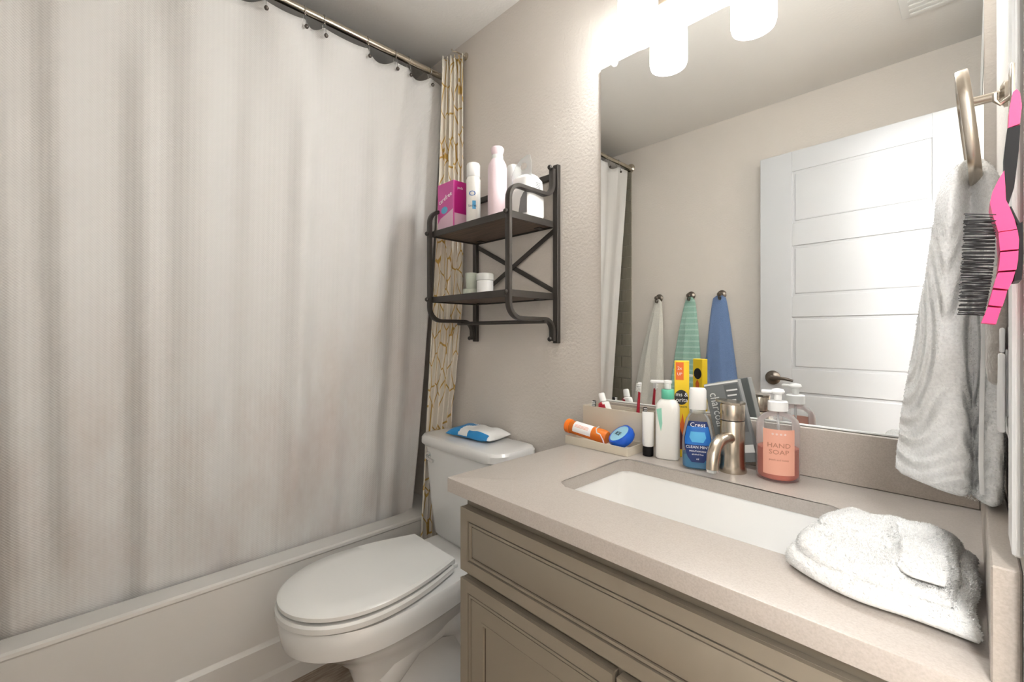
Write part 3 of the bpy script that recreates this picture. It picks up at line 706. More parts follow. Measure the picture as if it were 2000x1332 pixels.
obj('swoosh', xf(prism([(.0, -.03), (.034, -.03), (.034, .03), (.03, .04), (.02, .036), (.008, .018)], -.0002, .0006, 'y'), T((.0, -.0525, .036))), 'grey_swoosh', pp, False)
obj('barcode', box(.0405, .0412, -.02, .02, .085, .115), 'white_print', pp, False)
for k in range(5): obj('barcode_line', box(.0412, .0415, -.014, .014, .089+k*.0052, .0905+k*.0052), 'dark_print', pp, False)
hb = bmesh.new(); oo = [(-.045, .10), (-.045, .142), (-.03, .172), (-.005, .192), (.018, .2), (.03, .198), (.036, .17), (.036, .10)]
ho = [(.004+.014*math.cos(a*PI/8), .165+.012*math.sin(a*PI/8)) for a in range(16)]
def vring(b, pts, y): 
    v = [b.verts.new((p[0], y, p[1])) for p in pts]; return v, [b.edges.new((v[i], v[(i+1) % len(v)])) for i in range(len(v))]
_, e1 = vring(hb, oo, -.03); _, e2 = vring(hb, ho, -.03); bmesh.ops.triangle_fill(hb, edges=e1+e2, use_beauty=True)
obj('handle', hb, 'clear_bag', pp, False).modifiers.new('thickness', 'SOLIDIFY').thickness = .0012
# jars on the lower shelf
def on2(x, y, z=0): return (x, y, U2-.0025+z)
j1 = thing('white_jar', 'round white lidded jar on the lower wall shelf', 'jar', on2(-1.236, -.12))
obj('body', lathe([(.028, 0), (.030, .002), (.030, .055), (.029, .0565)], 28), 'white_plastic', j1)
obj('lid', lathe([(.0305, .057), (.0315, .058), (.0315, .078), (.029, .082), (.004, .083)], 28), 'offwhite_plastic', j1)
j2 = thing('flat_tin', 'flat round pale tin under the small cup on the lower shelf', 'tin', on2(-1.336, -.105))
obj('base', lathe([(.029, 0), (.030, .002), (.030, .018)], 28), 'sage_jar', j2); obj('lid', lathe([(.031, .0182), (.0315, .02), (.0315, .032), (.029, .035), (.004, .0355)], 28), 'sage_jar', j2)
j3 = thing('small_cup', 'small pale green tapered cup stacked on the flat tin', 'cup', on2(-1.333, -.105, .036))
obj('body', lathe([(.019, 0), (.0195, .001), (.0235, .058), (.0225, .0585), (.019, .004), (.003, .004)], 26), 'sage_jar', j3)

# ------------------------------------------------------------------ counter things
Z0 = C+.0005
og = thing('organizer', 'beige stepped plastic organizer with low front tray and tall back bin', 'organizer', (-.722, -.1, Z0))
w2 = .102; tk_ = .0025
def rim_tray(x0, x1, y0, y1, h): 
    o = roundrect(x0, x1, y0, y1, .004, 2); i = roundrect(x0+tk_, x1-tk_, y0+tk_, y1-tk_, .003, 2)
    mk = lambda q, z: [(p[0], p[1], z) for p in q]
    b = loft([mk(o, 0), mk(o, h), mk(i, h), mk(i, tk_)], True, False); 
    vs_ = b.verts[:]; n = len(o); b.faces.new(vs_[:n][::-1]); b.faces.new(vs_[-n:]); return b
obj('front_tray', rim_tray(-w2, w2, -.072, .012, .022), 'beige_plastic', og)
bn = rim_tray(-w2, w2, .0122, .0745, .1); obj('back_bin', bn, 'beige_plastic', og)
for dx in (-.06, .03): obj('divider', box(dx-.001, dx+.001, .0148, .0718, .003, .098), 'beige_plastic', og, False)
# toothpaste and brushes in the back bin
tp = thing('toothpaste_tube', 'red and white toothpaste tube leaning out of the organizer bin', 'toothpaste', (-.735, -.062, Z0+.004), math.radians(20), ry=math.radians(-14))
tb_ = loft([superring(.021, .0008, 0, 3), superring(.021, .003, .01, 3), superring(.02, .011, .07, 2.6), superring(.0165, .0145, .108, 2.2), superring(.015, .0145, .112, 2), superring(.006, .006, .116, 2)])
for f in tb_.faces: 
    c_ = f.calc_center_median(); f.material_index = 1 if c_.z+c_.x*1.6 > .112 or c_.x > .008 else 0
obj('tube', tb_, ['red_print', 'white_plastic'], tp); obj('cap', lathe([(.0085, .116), (.010, .117), (.009, .137), (.007, .14), (.003, .1405)], 18), 'white_plastic', tp)
for k, (x, y, a, b_, cn_, lb) in enumerate(((-.668, -.05, .08, .1, 'red_print', 'white and red toothbrush standing in the organizer bin, bristles up'), (-.806, -.06, .04, .62, 'rubber_black', 'black toothbrush lying back in the organizer bin'), (-.642, -.06, .08, .45, 'rubber_black', 'short black toothbrush leaning at the bin corner by the tube'))):
    t = thing('toothbrush', lb, 'toothbrush', (x, y, Z0+.005), .3*k, ry=a, group=None)
    Lh = (.15, .084, .084)[k]
    obj('handle', tube([(0, 0, 0), (.001, 0, Lh*.4), (0, 0, Lh*.75), (0, 0, Lh)], [.0055, .006, .004, .0032], 10), cn_, t)
    obj('head', box(-.0055, .0055, -.003, .002, Lh-.004, Lh+.024, .002), 'white_plastic' if k == 0 else cn_, t)
    br = bmesh.new()
    for i in range(5):
        for j in (-1, 0, 1): tube([(j*.0033, -.003, Lh+.001+i*.0048), (j*.0033, -.0125, Lh+.001+i*.0048)], .0013, 5, br)
    tag(obj('bristles', br, 'white_plastic', t), kind='stuff')
# orange tube lying in the tray
ot = thing('orange_tube', 'orange translucent pill tube with white label lying in the organizer tray', 'pill bottle', (-.836, -.142, Z0+.0445), math.radians(4), ry=PI/2+.12)
obj('body', lathe([(.0175, .012), (.019, .015), (.019, .125), (.016, .132), (.003, .133)], 24), 'amber_clear', ot)
obj('cap', lathe([(.008, -.005), (.018, -.003), (.0205, .0), (.0205, .0115), (.019, .012)], 24), 'orange_plastic', ot)
obj('label', loft([[(.0193*math.cos(a), .0193*math.sin(a), z) for a in [math.radians(v) for v in range(170, 291, 12)]] for z in (.028, .088)], False, False), 'white_print', ot)
for k in range(3): obj('label_line', loft([[(.0195*math.cos(a), .0195*math.sin(a), z) for a in [math.radians(v) for v in range(222+k*10, 226+k*10, 1)]] for z in (.034, .078)], False, False), 'orange_card', ot)
bl = thing('blue_roll', 'round blue dispenser with ice blue printed face in the organizer tray', 'dispenser', (-.660, -.133, Z0+.0195), math.radians(-25), ry=0, rx=0)
BM_ = R(math.radians(25), 'Z')@Vector((-.30, -.52, .80)).to_track_quat('Z', 'Y').to_matrix().to_4x4()
def tilt(bm): return xf(bm, T((0, 0, .018))@BM_)
obj('case', tilt(lathe([(.004, -.013), (.030, -.013), (.034, -.008), (.036, .004), (.033, .013), (.0285, .0135)], 32)), 'blue_plastic', bl)
obj('face', tilt(lathe([(.001, .0142), (.028, .0138), (.0285, .0125)], 32)), 'ice_print', bl)
text(bl, 'ICE', .016, 'dark_print', T((0, 0, .018))@BM_@T((-.002, -.002, .0148))@R(-PI/2, 'X'))
fp = thing('floss_pick', 'small pink and white plastic floss pick beside the blue dispenser', 'floss pick', (-.702, -.15, Z0+.004), .6, ry=-.5)
obj('stem', tube([(0, 0, 0), (.005, 0, .02), (.006, 0, .038)], [.0016, .002, .0014], 8), 'blush_plastic', fp)
obj('bow', tube([(.006, 0, .038), (.0, 0, .046), (.004, 0, .056), (.014, 0, .058)], .0018, 8), 'white_plastic', fp)
# white tube with black cap
wt = thing('white_tube', 'small white squeeze tube standing on its black cap beside the organizer', 'tube', (-.592, -.118, Z0), math.radians(18))
obj('cap', lathe([(.0125, 0), (.0135, .001), (.0135, .023), (.0125, .0245)], 24), 'black_plastic', wt)
obj('body', loft([superring(.0125, .0125, .0247, 2), superring(.0145, .0145, .03, 2), superring(.0145, .010, .075, 2.4), superring(.015, .003, .104, 3.5), superring(.015, .001, .112, 3.5)]), 'white_plastic', wt)
# lotion bottle
lb = thing('lotion_bottle', 'white pump bottle with mint green collar on the counter', 'lotion bottle', (-.545, -.105, Z0), math.radians(18))
obj('body', loft([superring(.026, .017, 0, 4), superring(.0285, .0195, .004, 4), superring(.0285, .0195, .12, 4), superring(.027, .0185, .135, 3.6), superring(.020, .015, .146, 3), superring(.013, .013, .15, 2)]), 'cream_plastic', lb)
obj('leaf_print', prism([(-.024, .125), (-.012, .128), (-.010, .09), (-.013, .07), (-.017, .085)], -.0203, -.0199, 'y'), 'mint_print', lb, False)
obj('collar', lathe([(.0145, .1502), (.0155, .152), (.0155, .172), (.0145, .1735)], 26), 'mint_plastic', lb)
pm_ = obj('pump', lathe([(.006, .1737), (.0085, .175), (.0085, .188), (.0105, .189), (.0105, .1955), (.003, .197)], 20), 'white_plastic', lb)
obj('nozzle', box(-.043, .002, -.0055, .0055, .1885, .1955, .003), 'white_plastic', pm_)
# yellow box
yb = thing('yellow_box', 'tall narrow yellow carton with orange panel by the mirror', 'box', (-.531, -.056, Z0), math.radians(24))
obj('carton', box(-.0175, .0175, -.0165, .0025, 0, .245, .0012, 1), 'yellow_card', yb, False)
obj('orange_panel', box(-.0145, .0045, -.0169, -.0166, .196, .241), 'orange_card', yb, False)
obj('dark_blob', prism([(-.001+.0162*math.cos(a*PI/12), .152+.019*math.sin(a*PI/12)) for a in range(24)], -.0169, -.0166, 'y'), 'dark_print', yb, False)
obj('flame_print', prism([(-.016, .02), (.012, .02), (.014, .07), (.011, .105), (.006, .085), (.002, .112), (-.003, .085), (-.009, .105), (-.013, .07)], -.0169, -.0166, 'y'), 'orange_card', yb, False)
obj('flame_base', prism([(-.0160, .02), (.0, .02), (.002, .055), (-.006, .082), (-.0160, .06)], -.0172, -.0170, 'y'), 'brown_print', yb, False)
text(yb, 'ms &', .0145, 'white_print', T((0, -.0171, .159))); text(yb, 'orita', .015, 'white_print', T((0, -.0171, .145))); text(yb, 'adhesive', .0075, 'dark_print', T((0, -.0171, .1285)))
text(yb, '2x', .011, 'white_print', T((-.005, -.0171, .226))); text(yb, 'UP', .010, 'white_print', T((-.005, -.0171, .211)))
obj('back_blob', prism([(.001+.014*math.cos(a*PI/12), .205+.015*math.sin(a*PI/12)) for a in range(24)], .0026, .0029, 'y'), 'dark_print', yb, False)
obj('back_flame', prism([(-.006, .165), (.006, .165), (.007, .178), (0, .19), (-.007, .178)], .0026, .0029, 'y'), 'orange_card', yb, False)
# mouthwash
mw = thing('mouthwash_bottle', 'clear mouthwash bottle with blue label and white cap in front of the yellow box', 'mouthwash', (-.459, -.128, Z0), math.radians(23))
prof = [(.030, .021, 0), (.0345, .025, .004), (.0345, .025, .05), (.033, .0245, .075), (.0265, .022, .112), (.020, .0195, .124), (.0165, .0165, .128)]
obj('body', loft([superring(a, b, z, 3.2, 44) for a, b, z in prof]), 'clear_plastic', mw)
obj('liquid', loft([superring(a-.0015, b-.0015, z, 3.2, 44) for a, b, z in ((.030, .021, .0015), (.0343, .0248, .005), (.0343, .0248, .034))]), 'blue_rinse', mw)
def lab(pts, y0, m, nm):   # a print sheet hugging the front of the body
    b = bmesh.new(); n = 12
    rows = []
    for zz, hw_ in pts:
        hb_ = [p for p in prof]; 
        for p, q in zip(hb_, hb_[1:]):
            if p[2] <= zz <= q[2]: break
        t = (zz-p[2])/(q[2]-p[2]); a, b_ = p[0]+(q[0]-p[0])*t, p[1]+(q[1]-p[1])*t
        row = []
        for i in range(n+1):
            x = -hw_+2*hw_*i/n; x = max(-a*.985, min(a*.985, x)); yy = -b_*(max(0, 1-(abs(x)/a)**3.2))**(1/3.2)-y0
            row.append((x, yy, zz))
        rows.append(row)
    return obj(nm, loft(rows, False, False), m, mw)
lab([(.018, .013), (.03, .022), (.05, .028), (.072, .029), (.095, .0245), (.112, .0195)], .0006, 'navy_label', 'label')
lab([(.058, .027), (.072, .0275), (.09, .0245), (.1, .022)], .0009, 'blue_label', 'label_panel')
lab([(.064, .012), (.075, .018), (.088, .015)], .0011, 'sky_label', 'label_highlight')
obj('neck', lathe([(.0165, .1282), (.0172, .13), (.0172, .137)], 26), 'clear_bag', mw)
obj('cap', loft([superring(.0185, .0165, .1372, 3), superring(.0195, .0175, .139, 3), superring(.0188, .017, .181, 3), superring(.0165, .0148, .186, 3), superring(.003, .003, .187, 2)]), 'white_plastic', mw)
for s_, sz, z in (('Crest', .0145, .1035), ('CLEAN MINT', .0088, .053), ('MOUTHWASH', .0055, .0435), ('alcohol free', .0052, .0365), ('ml', .006, .026)): text(mw, s_, sz, 'white_print', T((0, -.0272 if z < .09 else -.0235, z)))
# grey carton leaning on the mirror
gx = thing('grey_box', 'grey toothpaste carton lettered charcoal leaning behind the faucet', 'box', (-.432, -.045, Z0+.0005), math.radians(4), ry=math.radians(-13))
obj('carton', box(0, .081, -.012, .012, 0, .192, .0012, 1), 'grey_card', gx, False)
obj('side_panel', box(.046, .078, -.0124, -.0121, .07, .184), 'grey_card_dark', gx, False)
obj('edge_print', box(.001, .08, -.0124, -.0121, .187, .191), 'silver_print', gx, False)
obj('label_band', box(.001, .08, -.0124, -.0121, .022, .04), 'silver_print', gx, False)
text(gx, 'charcoal', .029, 'silver_print', T((.0185, -.0122, .128))@R(PI/2, 'Y'), sx=.84)
for k in range(4): obj('print_line', box(.05, .075-.004*k, -.0127, -.0125, .168-.012*k, .1715-.012*k), 'silver_print', gx, False)
# hand soap
hs = thing('soap_bottle', 'clear round pump bottle half full of coral hand soap', 'soap dispenser', (-.3055, -.077, Z0), math.radians(18))
obj('bottle', lathe([(.036, 0), (.040, .003), (.041, .008), (.041, .118), (.038, .128), (.028, .138), (.0165, .143), (.0165, .15)], 40), 'clear_plastic', hs)
obj('soap', lathe([(.035, .004), (.0385, .008), (.0392, .012), (.0392, .068), (.0385, .0685)], 40), 'coral_soap', hs)
obj('label', loft([[(.0414*math.sin(a), -.0414*math.cos(a), z) for a in [math.radians(v) for v in range(-44, 45, 8)]] for z in (.016, .112)], False, False), 'peach_label', hs)
text(hs, 'HAND', .0135, 'tan_print', T((0, 0, .078)), wrap=.0418, sx=1.15); text(hs, 'SOAP', .0135, 'tan_print', T((0, 0, .064)), wrap=.0418, sx=1.15); text(hs, '* * * *', .011, 'white_print', T((0, 0, .100)), wrap=.0418)
text(hs, 'peach and honey', .0055, 'tan_print', T((0, 0, .048)), wrap=.0418)
obj('dip_tube', tube([(0, 0, .145), (.002, .002, .08), (.006, .006, .012)], .0025, 8), 'clear_bag', hs)
obj('collar', lathe([(.018, .146), (.0195, .147), (.0195, .166), (.0175, .168), (.009, .169)], 26), 'white_plastic', hs)
pq = obj('pump', lathe([(.0055, .1692), (.0075, .17), (.0075, .182), (.012, .184), (.0135, .188), (.011, .193), (.003, .195)], 22), 'white_plastic', hs)
obj('nozzle', box(-.032, -.004, -.005, .005, .1835, .191, .003), 'white_plastic', pq)

# folded towel on the counter
ft = thing('folded_towel', 'thick white terry towel folded on the counter beside the sink', 'towel', (-.09, -.4, Z0))
def towel_slab(corners, h, seed, n=80, m=60, wav=.006, soft=.3, ridge=0):
    b = bmesh.new(); A, B, Cc, D_ = [Vector(q) for q in corners]; top, bot = [], []
    for i in range(n+1):
        r1, r2 = [], []
        for j in range(m+1):
            u, v = i/n, j/m
            a_, b__ = 2*u-1, 2*v-1; kq = .42 if a_ < 0 else .06; uu, v2 = (a_*math.sqrt(1-kq*b__*b__)+1)/2, (b__*math.sqrt(1-kq*a_*a_)+1)/2
            p = A.lerp(B, uu).lerp(D_.lerp(Cc, uu), v2)
            out = (noise.noise(Vector((p.x*14, p.y*14, seed+9)))*.008)
            p = p+Vector((out, -out))*(1 if min(u, 1-u, v, 1-v) < .25 else .5)
            e = min(1, min(u, 1-u)/soft*1.3, min(v, 1-v)/soft); e = math.sqrt(max(0, 1-(1-e)**2))
            nn = noise.noise(Vector((p.x*13, p.y*13, seed)))*wav*1.8+noise.noise(Vector((p.x*38, p.y*38, seed+5)))*wav*.6+ridge*math.sin((p.x*1.2-p.y)*62+seed)
            fz = noise.noise(Vector((p.x*320, p.y*320, seed+2)))*.0016
            z = h*.42+(h*.58+nn)*e+fz; zb = h*.42*(1-e)
            r1.append(b.verts.new((p.x+fz, p.y-fz, max(.002, z)))); r2.append(b.verts.new((p.x, p.y, max(0, zb))) if 0 < i < n and 0 < j < m else r1[-1])
        top.append(r1); bot.append(r2)
    for i in range(n):
        for j in range(m):
            b.faces.new((top[i][j], top[i+1][j], top[i+1][j+1], top[i][j+1])); b.faces.new((bot[i][j], bot[i][j+1], bot[i+1][j+1], bot[i+1][j]))
    return b
def tw(bm, z=0): return xf(bm, T((.09, .4, z)))
def fuzz(o, count, ln, m, seed, parent, up=-.2):
    """short terry loops standing on a cloth surface"""
    rnd = random.Random(seed); me = o.data; vs_ = [v.co.copy() for v in me.vertices]; tris = []; cum = []; tot = 0
    for p in me.polygons:
        if p.normal.z < up: continue
        q = [vs_[i] for i in p.vertices]
        for k in range(1, len(q)-1):
            ar = (q[k]-q[0]).cross(q[k+1]-q[0]).length
            if ar > 0: tot += ar; tris.append((q[0], q[k], q[k+1], p.normal.copy())); cum.append(tot)
    import bisect
    V, Fc = [], []
    for _ in range(count):
        a_, b_, c_, n_ = tris[min(len(tris)-1, bisect.bisect(cum, rnd.random()*tot))]
        r1, r2 = rnd.random(), rnd.random()
        if r1+r2 > 1: r1, r2 = 1-r1, 1-r2
        p = a_+(b_-a_)*r1+(c_-a_)*r2; d = (n_+Vector((rnd.uniform(-.8, .8), rnd.uniform(-.8, .8), rnd.uniform(-.6, .6)))).normalized()
        sd = d.orthogonal().normalized(); s2 = d.cross(sd); w = ln*.28; base = len(V)
        for k in range(3): V.append(p-d*.0003+(sd*math.cos(k*2.094)+s2*math.sin(k*2.094))*w)
        V.append(p+d*ln*rnd.uniform(.6, 1.2)); Fc += [(base, base+1, base+3), (base+1, base+2, base+3), (base+2, base, base+3)]
    me2 = bpy.data.meshes.new('terry_loops'); me2.from_pydata(V, [], Fc); me2.polygons.foreach_set('use_smooth', [True]*len(me2.polygons))
    return tag(link('terry_loops', me2, m, parent), kind='stuff')
fo = [obj('lower_fold', tw(towel_slab([(-.212, -.518), (-.006, -.532), (-.005, -.310), (-.150, -.265)], .028, 1, wav=.004, soft=.16)), 'terry_white', ft, True, 180),
      obj('upper_fold', tw(towel_slab([(-.204, -.502), (-.022, -.516), (-.020, -.32), (-.158, -.278)], .030, 3, wav=.009, soft=.22), .014), 'terry_white', ft, True, 180),
      obj('rolled_fold', tw(towel_slab([(-.178, -.42), (-.080, -.425), (-.066, -.315), (-.150, -.29)], .028, 8, wav=.010, soft=.4), .024), 'terry_white', ft, True, 180),
      obj('hem_fold', tw(towel_slab([(-.080, -.500), (-.030, -.506), (-.028, -.33), (-.070, -.335)], .010, 5, 30, 60, wav=.002, soft=.2), .0385), 'terry_white', ft, True, 180)]
for k, (o, n_) in enumerate(zip(fo, (12000, 14000, 6000, 1200))): fuzz(o, n_, .0026, 'terry_loop', k, o)

# ------------------------------------------------------------------ right wall: towel ring, hand towel, brush, pouch, outlet
rg = thing('towel_ring', 'brushed nickel towel ring on the wall beside the mirror', 'towel ring', (WX, -.385, 1.468))
obj('wall_plate', xf(lathe([(.003, 0), (.015, 0), (.015, .004), (.010, .007), (.006, .008)], 24), T((-.0005, 0, 0))@R(-PI/2, 'Y')), 'nickel', rg)
obj('arm', tube([(-.008, 0, 0), (-.036, 0, 0)], .0055, 12), 'nickel', rg)
rp = [(0, .062*math.copysign(abs(math.cos(a))**(2/3.2), math.cos(a)), .064*math.copysign(abs(math.sin(a))**(2/3.2), math.sin(a))) for a in [2*PI*i/48 for i in range(48)]]
ring_b = tube(rp, (.0058, .0045), 12, closed=True, flat=(1, 0, 0))
obj('ring', xf(ring_b, T((-.034, 0, -.036))@R(math.radians(-5.5), 'Y')), 'nickel', rg)
# hand towel: bunched at the ring, fanning out below (cross-sections seen from above)
sec = lambda pts: pts
TOPZ = 1.398
KS = [  # z, closed outline (x, y)
 (1.33, [(-.038, -.42), (-.028, -.432), (-.014, -.398), (-.007, -.404), (.002, -.432), (.012, -.425), (.015, -.39), (.014, -.35), (.006, -.33), (-.008, -.325), (-.024, -.328), (-.036, -.338), (-.043, -.36), (-.044, -.4)]),
 (1.22, [(-.055, -.38), (-.036, -.416), (-.018, -.405), (-.010, -.395), (.002, -.420), (.013, -.418), (.016, -.38), (.0155, -.33), (.008, -.30), (-.010, -.292), (-.03, -.294), (-.046, -.305), (-.058, -.33), (-.06, -.358)]),
 (1.10, [(-.070, -.355), (-.046, -.392), (-.020, -.400), (-.010, -.378), (.000, -.408), (.012, -.412), (.016, -.37), (.0155, -.315), (.008, -.28), (-.014, -.27), (-.04, -.27), (-.06, -.282), (-.074, -.305), (-.077, -.335)]),
 (1.02, [(-.080, -.328), (-.050, -.368), (-.018, -.392), (-.009, -.366), (-.001, -.402), (.012, -.406), (.016, -.365), (.0155, -.31), (.006, -.27), (-.02, -.26), (-.05, -.256), (-.07, -.262), (-.084, -.28), (-.088, -.308)]),
 (.988, [(-.082, -.322), (-.050, -.364), (-.018, -.388), (-.010, -.362), (-.001, -.400), (.011, -.404), (.015, -.364), (.0148, -.31), (.005, -.272), (-.02, -.262), (-.05, -.258), (-.07, -.264), (-.085, -.28), (-.089, -.304)]),
 (.981, [(-.076, -.320), (-.048, -.356), (-.022, -.376), (-.012, -.358), (-.001, -.390), (.008, -.396), (.012, -.364), (.0118, -.32), (.002, -.28), (-.02, -.27), (-.05, -.266), (-.068, -.27), (-.08, -.285), (-.083, -.304)])]
base_ = KS[0][1]; cxy = Vector((-.012, -.378))
KS = [(1.33+.068*q, [tuple(cxy+(Vector(p)-cxy)*math.sqrt(1-min(.985, q*q*.97))) for p in base_]) for q in (1, .97, .92, .84, .72, .55, .3)]+KS
def smooth_loop(pts, k=5):
    n = len(pts); out = []
    for i in range(n):
        p0, p1, p2, p3 = [Vector(pts[(i+d) % n]) for d in (-1, 0, 1, 2)]
        for s_ in range(k):
            t = s_/k; out.append(.5*((2*p1)+(-p0+p2)*t+(2*p0-5*p1+4*p2-p3)*t*t+(-p0+3*p1-3*p2+p3)*t**3))
    return out
rings = []
for (za, pa), (zb_, pb2) in zip(KS, KS[1:]):
    st = max(1, int((za-zb_)/.012))
    for s_ in range(st):
        t = s_/st; rings.append((za+(zb_-za)*t, [Vector(a).lerp(Vector(b), t) for a, b in zip(pa, pb2)]))
rings.append(KS[-1])
lf = []
for z, pts in rings:
    q = smooth_loop([tuple(p) for p in pts]); lf.append([(min(WX-.001, p.x+.0018*noise.noise(Vector((p.x*60, p.y*60, z*14)))), p.y+.002*noise.noise(Vector((p.y*50, z*18, 3))), z) for p in q])
ht = thing('hand_towel', 'white carved-pattern hand towel hanging from the towel ring', 'towel', (-.03, -.35, .98))
htc = obj('cloth', xf(loft(lf), T((.03, .35, -.98))), 'terry_carved', ht, True, 180)
fuzz(htc, 16000, .0017, 'terry_loop', 21, htc, -2)
obj('hem_strip', xf(tube([(.0005, -.424, 1.30), (-.001, -.420, 1.22), (-.0035, -.411, 1.10), (-.004, -.406, 1.03), (-.003, -.404, .995)], (.0022, .0012), 8, flat=(1, 0, 0)), T((.03, .35, -.98))), 'pack_white', ht)

# hair brush hanging on a small hook on the door casing
YBR = -.625
def bp(px, py): p = P(px, py, y=YBR); return (p.x, p.z)
hb_ = thing('hair_brush', 'pink vented hair brush with black grip hanging bristles outward by the towel', 'hair brush', (.008, YBR, 1.19))
def BR(bm): return xf(bm, T((-.008, -YBR, -1.19)))
def slab(px, y0, y1, bev=.0018): return BR(bevel_all(prism([bp(*q) for q in px], y0, y1, 'y'), bev, 2))
obj('handle_tip', slab([(1968, 258), (1990, 250), (1994, 215), (1990, 190), (1984, 184), (1976, 190), (1970, 220)], YBR-.011, YBR+.011, .003), 'pink_rubber', hb_)
obj('grip', slab([(1966, 259), (1991, 252), (1988, 300), (1982, 350), (1979, 372), (1972, 392), (1967, 408), (1964, 395), (1960, 350), (1960, 310)], YBR-.0105, YBR+.0105, .003), 'black_plastic', hb_)
obj('neck', slab([(1959, 345), (1961, 375), (1962, 400), (1968, 412), (1978, 436), (1983, 455), (1948, 460), (1938, 430), (1932, 405), (1937, 385), (1948, 362)], YBR-.02, YBR+.02), 'pink_rubber', hb_)
ribs = [[(1948, 463), (1983, 458), (1986, 476), (1985, 494), (1951, 497), (1949, 480)], [(1951, 500), (1985, 497), (1984, 515), (1981, 532), (1947, 535), (1950, 518)], [(1947, 538), (1979, 536), (1974, 553), (1966, 569), (1938, 566), (1942, 552)], [(1937, 570), (1964, 572), (1960, 586), (1955, 601), (1929, 598), (1933, 584)], [(1928, 602), (1953, 604), (1948, 618), (1943, 634), (1916, 631), (1922, 616)]]
for q in ribs: obj('rib', slab(q, YBR-.024, YBR+.024), 'pink_rubber', hb_)
obj('back_frame', slab([(1975, 452), (1994, 440), (1996, 500), (1992, 550), (1978, 552), (1984, 500)], YBR-.018, YBR+.018), 'black_plastic', hb_)
obj('hang_loop', BR(tube([(bp(1970, 405)[0], YBR, bp(1970, 405)[1]), (bp(1980, 425)[0], YBR, bp(1980, 425)[1]), (bp(1992, 446)[0], YBR, bp(1992, 446)[1])], .0016, 8)), 'black_plastic', hb_)
br = bmesh.new()
for i in range(22):
    f = i/21; py = 428+f*185
    xr = 1944+8*math.sin(f*PI*.9)-f*24; xl = 1884-f*8-4*f*f
    for j in range(6):
        y = YBR-.02+j*.008; a = bp(xr, py+3*math.sin(j*2+i)); c_ = bp(xl+random.uniform(-3, 3), py+random.uniform(-2, 2))
        tube([(a[0], y, a[1]), (c_[0], y, c_[1])], .00045, 5, br)
tag(obj('bristles', BR(br), 'rubber_black', hb_), kind='stuff')
bh = thing('casing_hook', 'small nickel hook on the white door casing above the hair brush', 'hook', (WX-.0065, YBR+.015, 1.385))
obj('plate', box(-.003, -.0003, -.012, .012, -.012, .022, .001, 1), 'nickel', bh)
obj('prong', tube([(-.002, 0, -.002), (-.008, 0, -.006), (-.011, 0, -.002), (-.011, 0, .004)], .0018, 8), 'nickel', bh)

# grey plush pouch and outlet
YP = -.452
pu = thing('plush_pouch', 'grey plush pouch hanging on the wall behind the hair brush', 'pouch', (.008, YP, 1.13))
lp_ = [superring(hx_, hy_2, z, 2.6, 32) for hx_, hy_2, z in ((.004, .012, 0), (.0075, .026, .004), (.0095, .034, .02), (.0095, .036, .06), (.009, .034, .09), (.007, .026, .115), (.003, .012, .128))]
obj('pouch', loft(lp_), 'plush_grey', pu, True, 180)
obj('strap', tube([(0, 0, .126), (.002, .004, .16), (.006, .006, .2)], .0015, 8), 'plush_grey', pu)
ou = thing('wall_outlet', 'white duplex wall outlet with a plugged-in white adapter', 'outlet', (WX, -.525, 1.08)) 
ou.location = (WX, -.482, 1.135)
obj('cover_plate', box(-.0055, -.0005, -.036, .036, -.058, .058, .002), 'trim_white', ou)
obj('receptacle', box(-.0075, -.0055, -.017, .017, -.034, .034, .001, 1), 'offwhite_plastic', ou)
obj('adapter', box(-.0125, -.0076, -.022, .022, -.05, .03, .002), 'white_plastic', ou)
obj('adapter_dome', box(-.0115, -.0076, -.016, .016, .0302, .056, .002), 'white_plastic', ou)

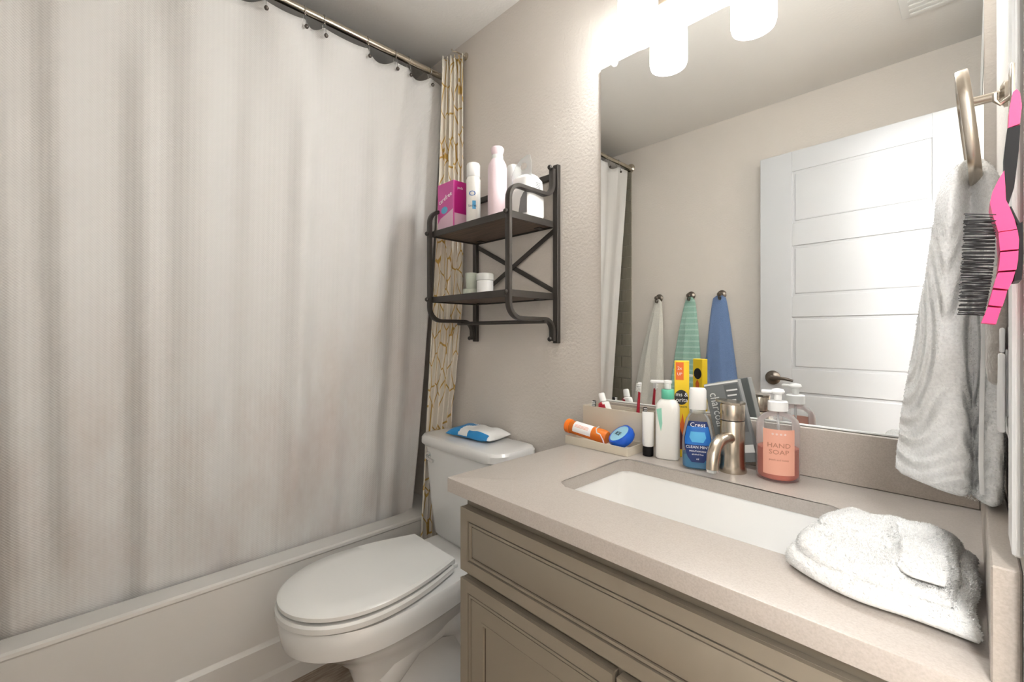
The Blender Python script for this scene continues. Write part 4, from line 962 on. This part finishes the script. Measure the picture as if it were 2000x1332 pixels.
# ------------------------------------------------------------------ towels and hooks on the opposite wall (seen in the mirror)
def hook(x, z, lbl):
    h = thing('robe_hook', lbl, 'hook', (x, WF, z), 0)
    obj('rosette', xf(lathe([(.004, 0), (.026, 0), (.026, .004), (.018, .010), (.007, .012), (.0065, .03), (.012, .036), (.013, .044), (.008, .05), (.002, .051)], 24), T((0, .0005, 0))@R(-PI/2, 'X')), 'dark_nickel', h)
    obj('prong', tube([(0, .014, -.012), (0, .03, -.03), (0, .046, -.028), (0, .052, -.014)], .005, 8), 'dark_nickel', h)
def hung(x, z, hw_top, hw_bot, zb, lean, m, lbl, seed, bands=()):
    t = thing('bath_towel', lbl, 'towel', (x, WF, zb))
    NV_, N = 44, 72; R_ = []
    for j in range(NV_+1):
        v = j/NV_; zz = (z-zb)*(1-v); s_ = min(1, v*1.6)**.8
        hwv = hw_top+(hw_bot-hw_top)*s_; dep = .018+.045*math.sin(min(1, v*1.6)*PI/2); ring_ = []
        for i in range(N):
            a = 2*PI*i/N; c_, q = math.cos(a), math.sin(a)
            pl = 1+.14*math.sin(a*7+seed)*min(1, v*4)+.06*math.sin(a*13+seed*2+v*2)*min(1, v*4)
            yy = .006+dep*.5*(1+q*pl)
            ring_.append((lean*v+hwv*math.copysign(abs(c_)**.85, c_), max(.004, yy), zz))
        R_.append(ring_)
    R_.insert(0, [(p[0]*.35, .012+(p[1]-.012)*.5, p[2]+.018) for p in R_[0]])
    o = obj('cloth', loft(R_), m, t, True, 180)
    for zb2 in bands:
        v = 1-(zb2-zb)/(z-zb); s_ = min(1, v*1.6)**.8; hwv = hw_top+(hw_bot-hw_top)*s_+.002; dep = .018+.045*math.sin(min(1, v*1.6)*PI/2)
        rr_ = [[(lean*v+(hwv)*math.copysign(abs(math.cos(a))**.85, math.cos(a)), .003+.006+dep*.5*(1+math.sin(a)*(1+.14*math.sin(a*7+seed))), zb2-zb+dz) for a in [PI*i/30 for i in range(31)]] for dz in (-.01, .01)]
        obj('band', loft(rr_, False, False), m, o)
for (xh, zh, lbl) in ((-1.412, 1.412, 'round dark nickel wall hook holding the cream towel'), (-1.203, 1.416, 'round dark nickel wall hook holding the green towel'), (-1.021, 1.412, 'round dark nickel wall hook holding the blue towel')): hook(xh, zh, lbl)
hung(-1.412, 1.388, .022, .10, .50, -.08, 'terry_cream', 'cream bath towel hanging from a hook opposite the mirror', 1.0)
hung(-1.203, 1.390, .028, .105, .50, -.025, 'terry_green', 'striped pale green bath towel hanging from a hook opposite the mirror', 2.2)
hung(-1.03, 1.392, .036, .10, .52, .028, 'terry_blue', 'blue bath towel with woven bands hanging from a hook by the door', 3.6, (.985, 1.03))
